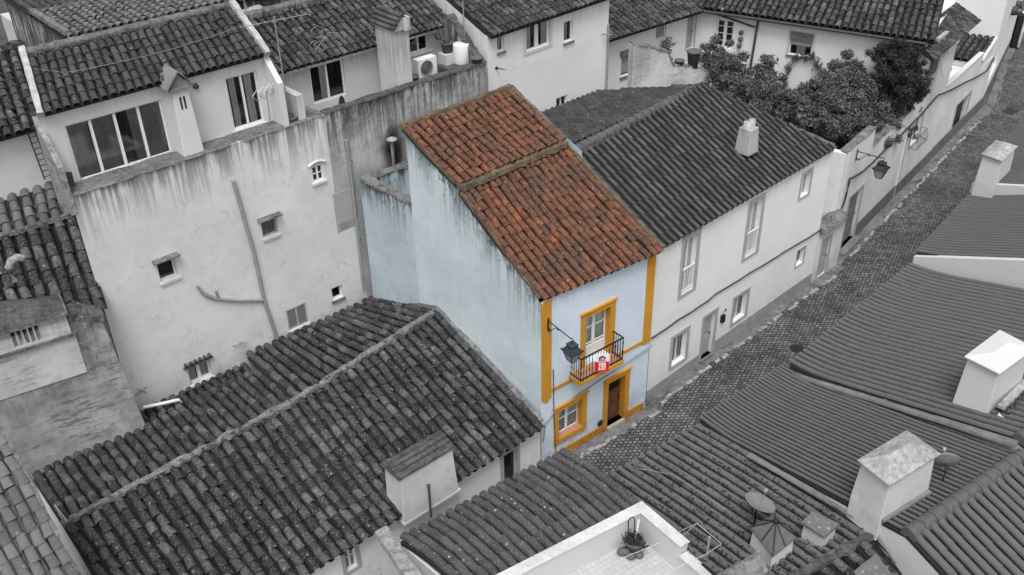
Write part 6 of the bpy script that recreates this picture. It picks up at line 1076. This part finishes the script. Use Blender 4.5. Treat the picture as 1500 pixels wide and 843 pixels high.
# cement flashing on its left edge over the littered roof
fa, fb, fc_ = at(1097, 669, 3.7), at(1286, 776, 4.12), at(1330, 850, 3.6); mb = MB()
wobble_bar('flashing', S2, sA*.45+sD*.55+V(-.05, 0, .02)*0+(at(1097, 667, 3.75)-(sA*.45+sD*.55))*1.0, at(1284, 775, 4.2), .2, .05, 'cement', 18, .02); wobble_bar('flashing', S2, at(1284, 775, 4.2), at(1345, 860, 3.3), .36, .05, 'cement', 10, .02)
# hipped chimney
def hip_chimney(quad, z, base, zb, label_cap, parent, ridge_frac=.3, capmat='cap', wall='chimney', rise=.3, slab=.05):
    k0 = [at(*p, z) for p in quad]; b0 = [at(*p, zb) if p else None for p in base]; 
    cc = sum(k0)/4; sh = [cc+(p-cc)*.88 for p in k0]
    if b0[3] is None: b0[3] = b0[0]+(b0[2]-b0[1])
    b0 = [lift(cc+(p-cc)*.96, zb) for p in k0]
    mb = MB(); mb.mesh([p-V(0, 0, .7) for p in b0]+b0+[p-V(0, 0, .04) for p in sh], [(0, 1, 5, 4), (1, 2, 6, 5), (2, 3, 7, 6), (3, 0, 4, 7), (4, 5, 9, 8), (5, 6, 10, 9), (6, 7, 11, 10), (7, 4, 8, 11), (8, 9, 10, 11)]); c = mb.build('chimney', M[wall], parent, bev=.025)
    a0, a1 = (k0[0]+k0[1])/2, (k0[2]+k0[3])/2; r0, r1 = a0+(a1-a0)*ridge_frac+V(0, 0, rise), a0+(a1-a0)*(1-ridge_frac)+V(0, 0, rise)
    mb = MB(); up_ = V(0, 0, slab); mb.mesh(k0+[p+up_ for p in k0]+[r0+up_, r1+up_], [(3, 2, 1, 0), (0, 1, 5, 4), (1, 2, 6, 5), (2, 3, 7, 6), (3, 0, 4, 7), (4, 5, 8), (5, 6, 9, 8), (6, 7, 9), (7, 4, 8, 9)]); mb.build('chimney_cap', M[capmat], c, bev=.015); return c
hip_chimney(((1255, 676), (1303, 714), (1378, 667), (1328, 632)), 5.95, ((1240, 741), (1288, 761), (1356, 719), None), 4.72, '', S2, .28)
wobble_bar('chimney_flashing', S2, at(1290, 763, 4.72), at(1360, 720, 4.72), .22, .07, 'cement', 8, .02)
dish(at(1386, 679, 5.25), .36, (.78, .62, .3), 'satellite dish half hidden behind the hipped chimney')
# next house up the street
S1 = thing('long_smooth_roof_house', (28, 11, 0), 'long low house with an unbroken smooth grey roof and the tapered white chimney', 'house')
tA, tB = at(1158, 541, 3.3), at(1336, 394, 3.3); tC, tD = tB+V(-.15, -8.2, 2.05), sC2+V(.1, .2, .3)
f = roof('roof', S1, tA, tB, tC, tD, 'smooth_tile', pitch=.26, tl=.5, jit=.35, sag=fl, over=.02, rr=.33, hrise=1.1, prr=.3, lift=.004, taper=.015)
roof('roof', S1, tD+V(0, -6, -1.6), tC+V(0, -6, -1.6), tC, tD, 'smooth_tile', pitch=.3); ridge_cap('ridge', f, tD, tC, 'ridge_smooth', .19, .46)
mb = MB(); mb.poly([lift(tA, -.3), tA+dn, tD+dn, tD+V(0, -6, -1.75), lift(tD+V(0, -6, 0), -.3)]); mb.poly([lift(tA, -.3), lift(tB, -.3), tB+dn, tA+dn]); mb.poly([lift(tB, -.3), lift(tC+V(0, -6, 0), -.3), tC+V(0, -6, -1.75), tC+dn, tB+dn]); mb.build('wall', M['white_clean'], S1)
wobble_bar('flashing', S1, tA+(tD-tA)*.03+V(-.05, 0, -.16), tD+V(-.1, 0, -.1), .26, .07, 'cement', 20, .015)
c = hip_chimney(((1412, 524), (1464, 550), (1516, 512), (1464, 485)), 6.35, ((1388, 602), (1434, 617), (1484, 572), None), 4.75, '', S1, .3, 'white_clean', 'white_clean', .16)
wobble_bar('chimney_flashing', S1, at(1436, 620, 4.75), at(1490, 575, 4.75), .3, .06, 'cement', 8, .02)
# little tiled dormer at the right edge
Do = thing('dormer', at(1490, 630, 4.6), 'small white-gabled dormer with dark mossy tiles at the right edge', 'dormer'); d0, d1, d2 = at(1450, 628, 4.55), at(1464, 603, 5.05), at(1520, 660, 4.55); bk_ = V(1.6, 1.0, 0)*1.0
bk_ = at(1500, 566, 5.1)-d1; bk_[2] = 0; bk_ = bk_*2
mb = MB(); mb.mesh([d0, d2, d1+V(0, 0, -.02), d0+bk_, d2+bk_, d1+bk_], [(0, 1, 2), (5, 4, 3), (0, 2, 5, 3)]); mb.build('gable_wall', M['white_clean'], Do)
f = roof('roof', Do, d2, d2+bk_, d1+bk_+V(0, 0, .06), d1+V(0, 0, .06), 'old_tile', pitch=.27, tl=.34, jit=1.6, over=.05); wobble_bar('ridge_coping', f, d1+V(0, 0, .1), d1+bk_+V(0, 0, .1), .24, .1, 'cap', 6, .01)
# third roof with the white party wall
S3 = thing('party_wall_house', (36, 11, 0), 'low house behind a white party wall with a smooth grey roof, right edge', 'house')
uA, uB = at(1343, 374, 3.55), at(1424, 287, 3.5); uD, uC = uA+V(-.12, -7, 2.85), uB+V(-.2, -7, 2.9)
f = roof('roof', S3, uA, uB, uC, uD, 'smooth_tile', pitch=.25, tl=.5, jit=.35, sag=lambda s, t: .12*max(0, 1-t/.2)**2, over=.02, rr=.33, hrise=1.1, prr=.3, lift=.004, taper=.015)
mb = MB(); wv = V(.25, 0, 0); w0 = [lift(uA, -.3), uA+V(0, 0, -.02), uD+V(0, 0, -.02), lift(uD, -.3)]; w0 = [p+V(-.12, .06, 0) for p in w0]; mb.mesh(w0+[p+wv for p in w0], [(0, 3, 2, 1), (4, 5, 6, 7), (0, 1, 5, 4), (1, 2, 6, 5), (2, 3, 7, 6)]); mb.build('party_wall', M['white_clean'], S3, bev=.03)
mb = MB(); mb.poly([lift(uA, -.3), lift(uB, -.3), uB+dn, uA+dn]); mb.poly([lift(uB, -.3), lift(uC, -.3), uC+dn, uB+dn]); mb.poly([lift(uC, -.3), lift(uD, -.3), uD+dn, uC+dn]); mb.build('wall', M['white_clean'], S3)
S4 = thing('far_low_house', (44, 13, 0), 'low house with a hip-capped chimney on its gable, farthest on the right side', 'house')
vA, vB = at(1428, 268, 4.15), at(1503, 172, 4.15); vD, vC = vA+V(-.2, -7, 2.2), vB+V(-1.0, -8, 2.2)
roof('roof', S4, vA, vB, vC, vD, 'smooth_tile', pitch=.27, tl=.5, jit=.4, over=.02, rr=.33, hrise=1.1, prr=.3, lift=.004, taper=.015)
mb = MB(); w0 = [lift(vA, -.3), vA, vD, lift(vD, -.3)]; w0 = [p+V(-.1, .08, 0) for p in w0]; mb.mesh(w0+[p+wv for p in w0], [(0, 3, 2, 1), (4, 5, 6, 7), (0, 1, 5, 4), (1, 2, 6, 5), (2, 3, 7, 6)]); mb.build('gable_wall', M['white_clean'], S4, bev=.03)
mb = MB(); mb.poly([lift(vA, -.3), lift(vB, -.3), vB+dn, vA+dn]); mb.poly([lift(vB, -.3), lift(vC, -.3), vC+dn, vB+dn]); mb.build('wall', M['white_clean'], S4)
hip_chimney(((1437, 227), (1468, 238), (1491, 216), (1458, 207)), 5.6, ((1428, 266), (1457, 264), (1482, 245), None), 4.4, '', S4, .3, 'cap', 'white_clean', .25)
# rubble wall corner at the bottom edge
Rw = tag(None, None) if False else None
mb = MB(); r0, r1, r2_ = at(1035, 850, 4.6), at(1112, 803, 4.6), at(1140, 860, 4.5); K = 14; vs = []
for i in range(K+1):
    p = r0+(r1-r0)*i/K; o_ = (r2_-r1)*.5
    for j, (tq, zz) in enumerate(((0, -4), (0, -.05), (.12, .02), (.35, .05), (.7, -.02), (1.0, -.12), (1.0, -4))): vs.append(p+o_*tq+V(RNG.normal()*.015, RNG.normal()*.015, zz+RNG.normal()*.02))
mb.mesh(vs, [(i*7+j, i*7+j+1, i*7+8+j, i*7+7+j) for i in range(K) for j in range(6)]+[tuple(range(K*7, K*7+7))], 0, False); tag(mb.build('rubble_wall', M['coping']), 'rough lichened rubble wall top at the bottom edge beside the terrace', 'wall')
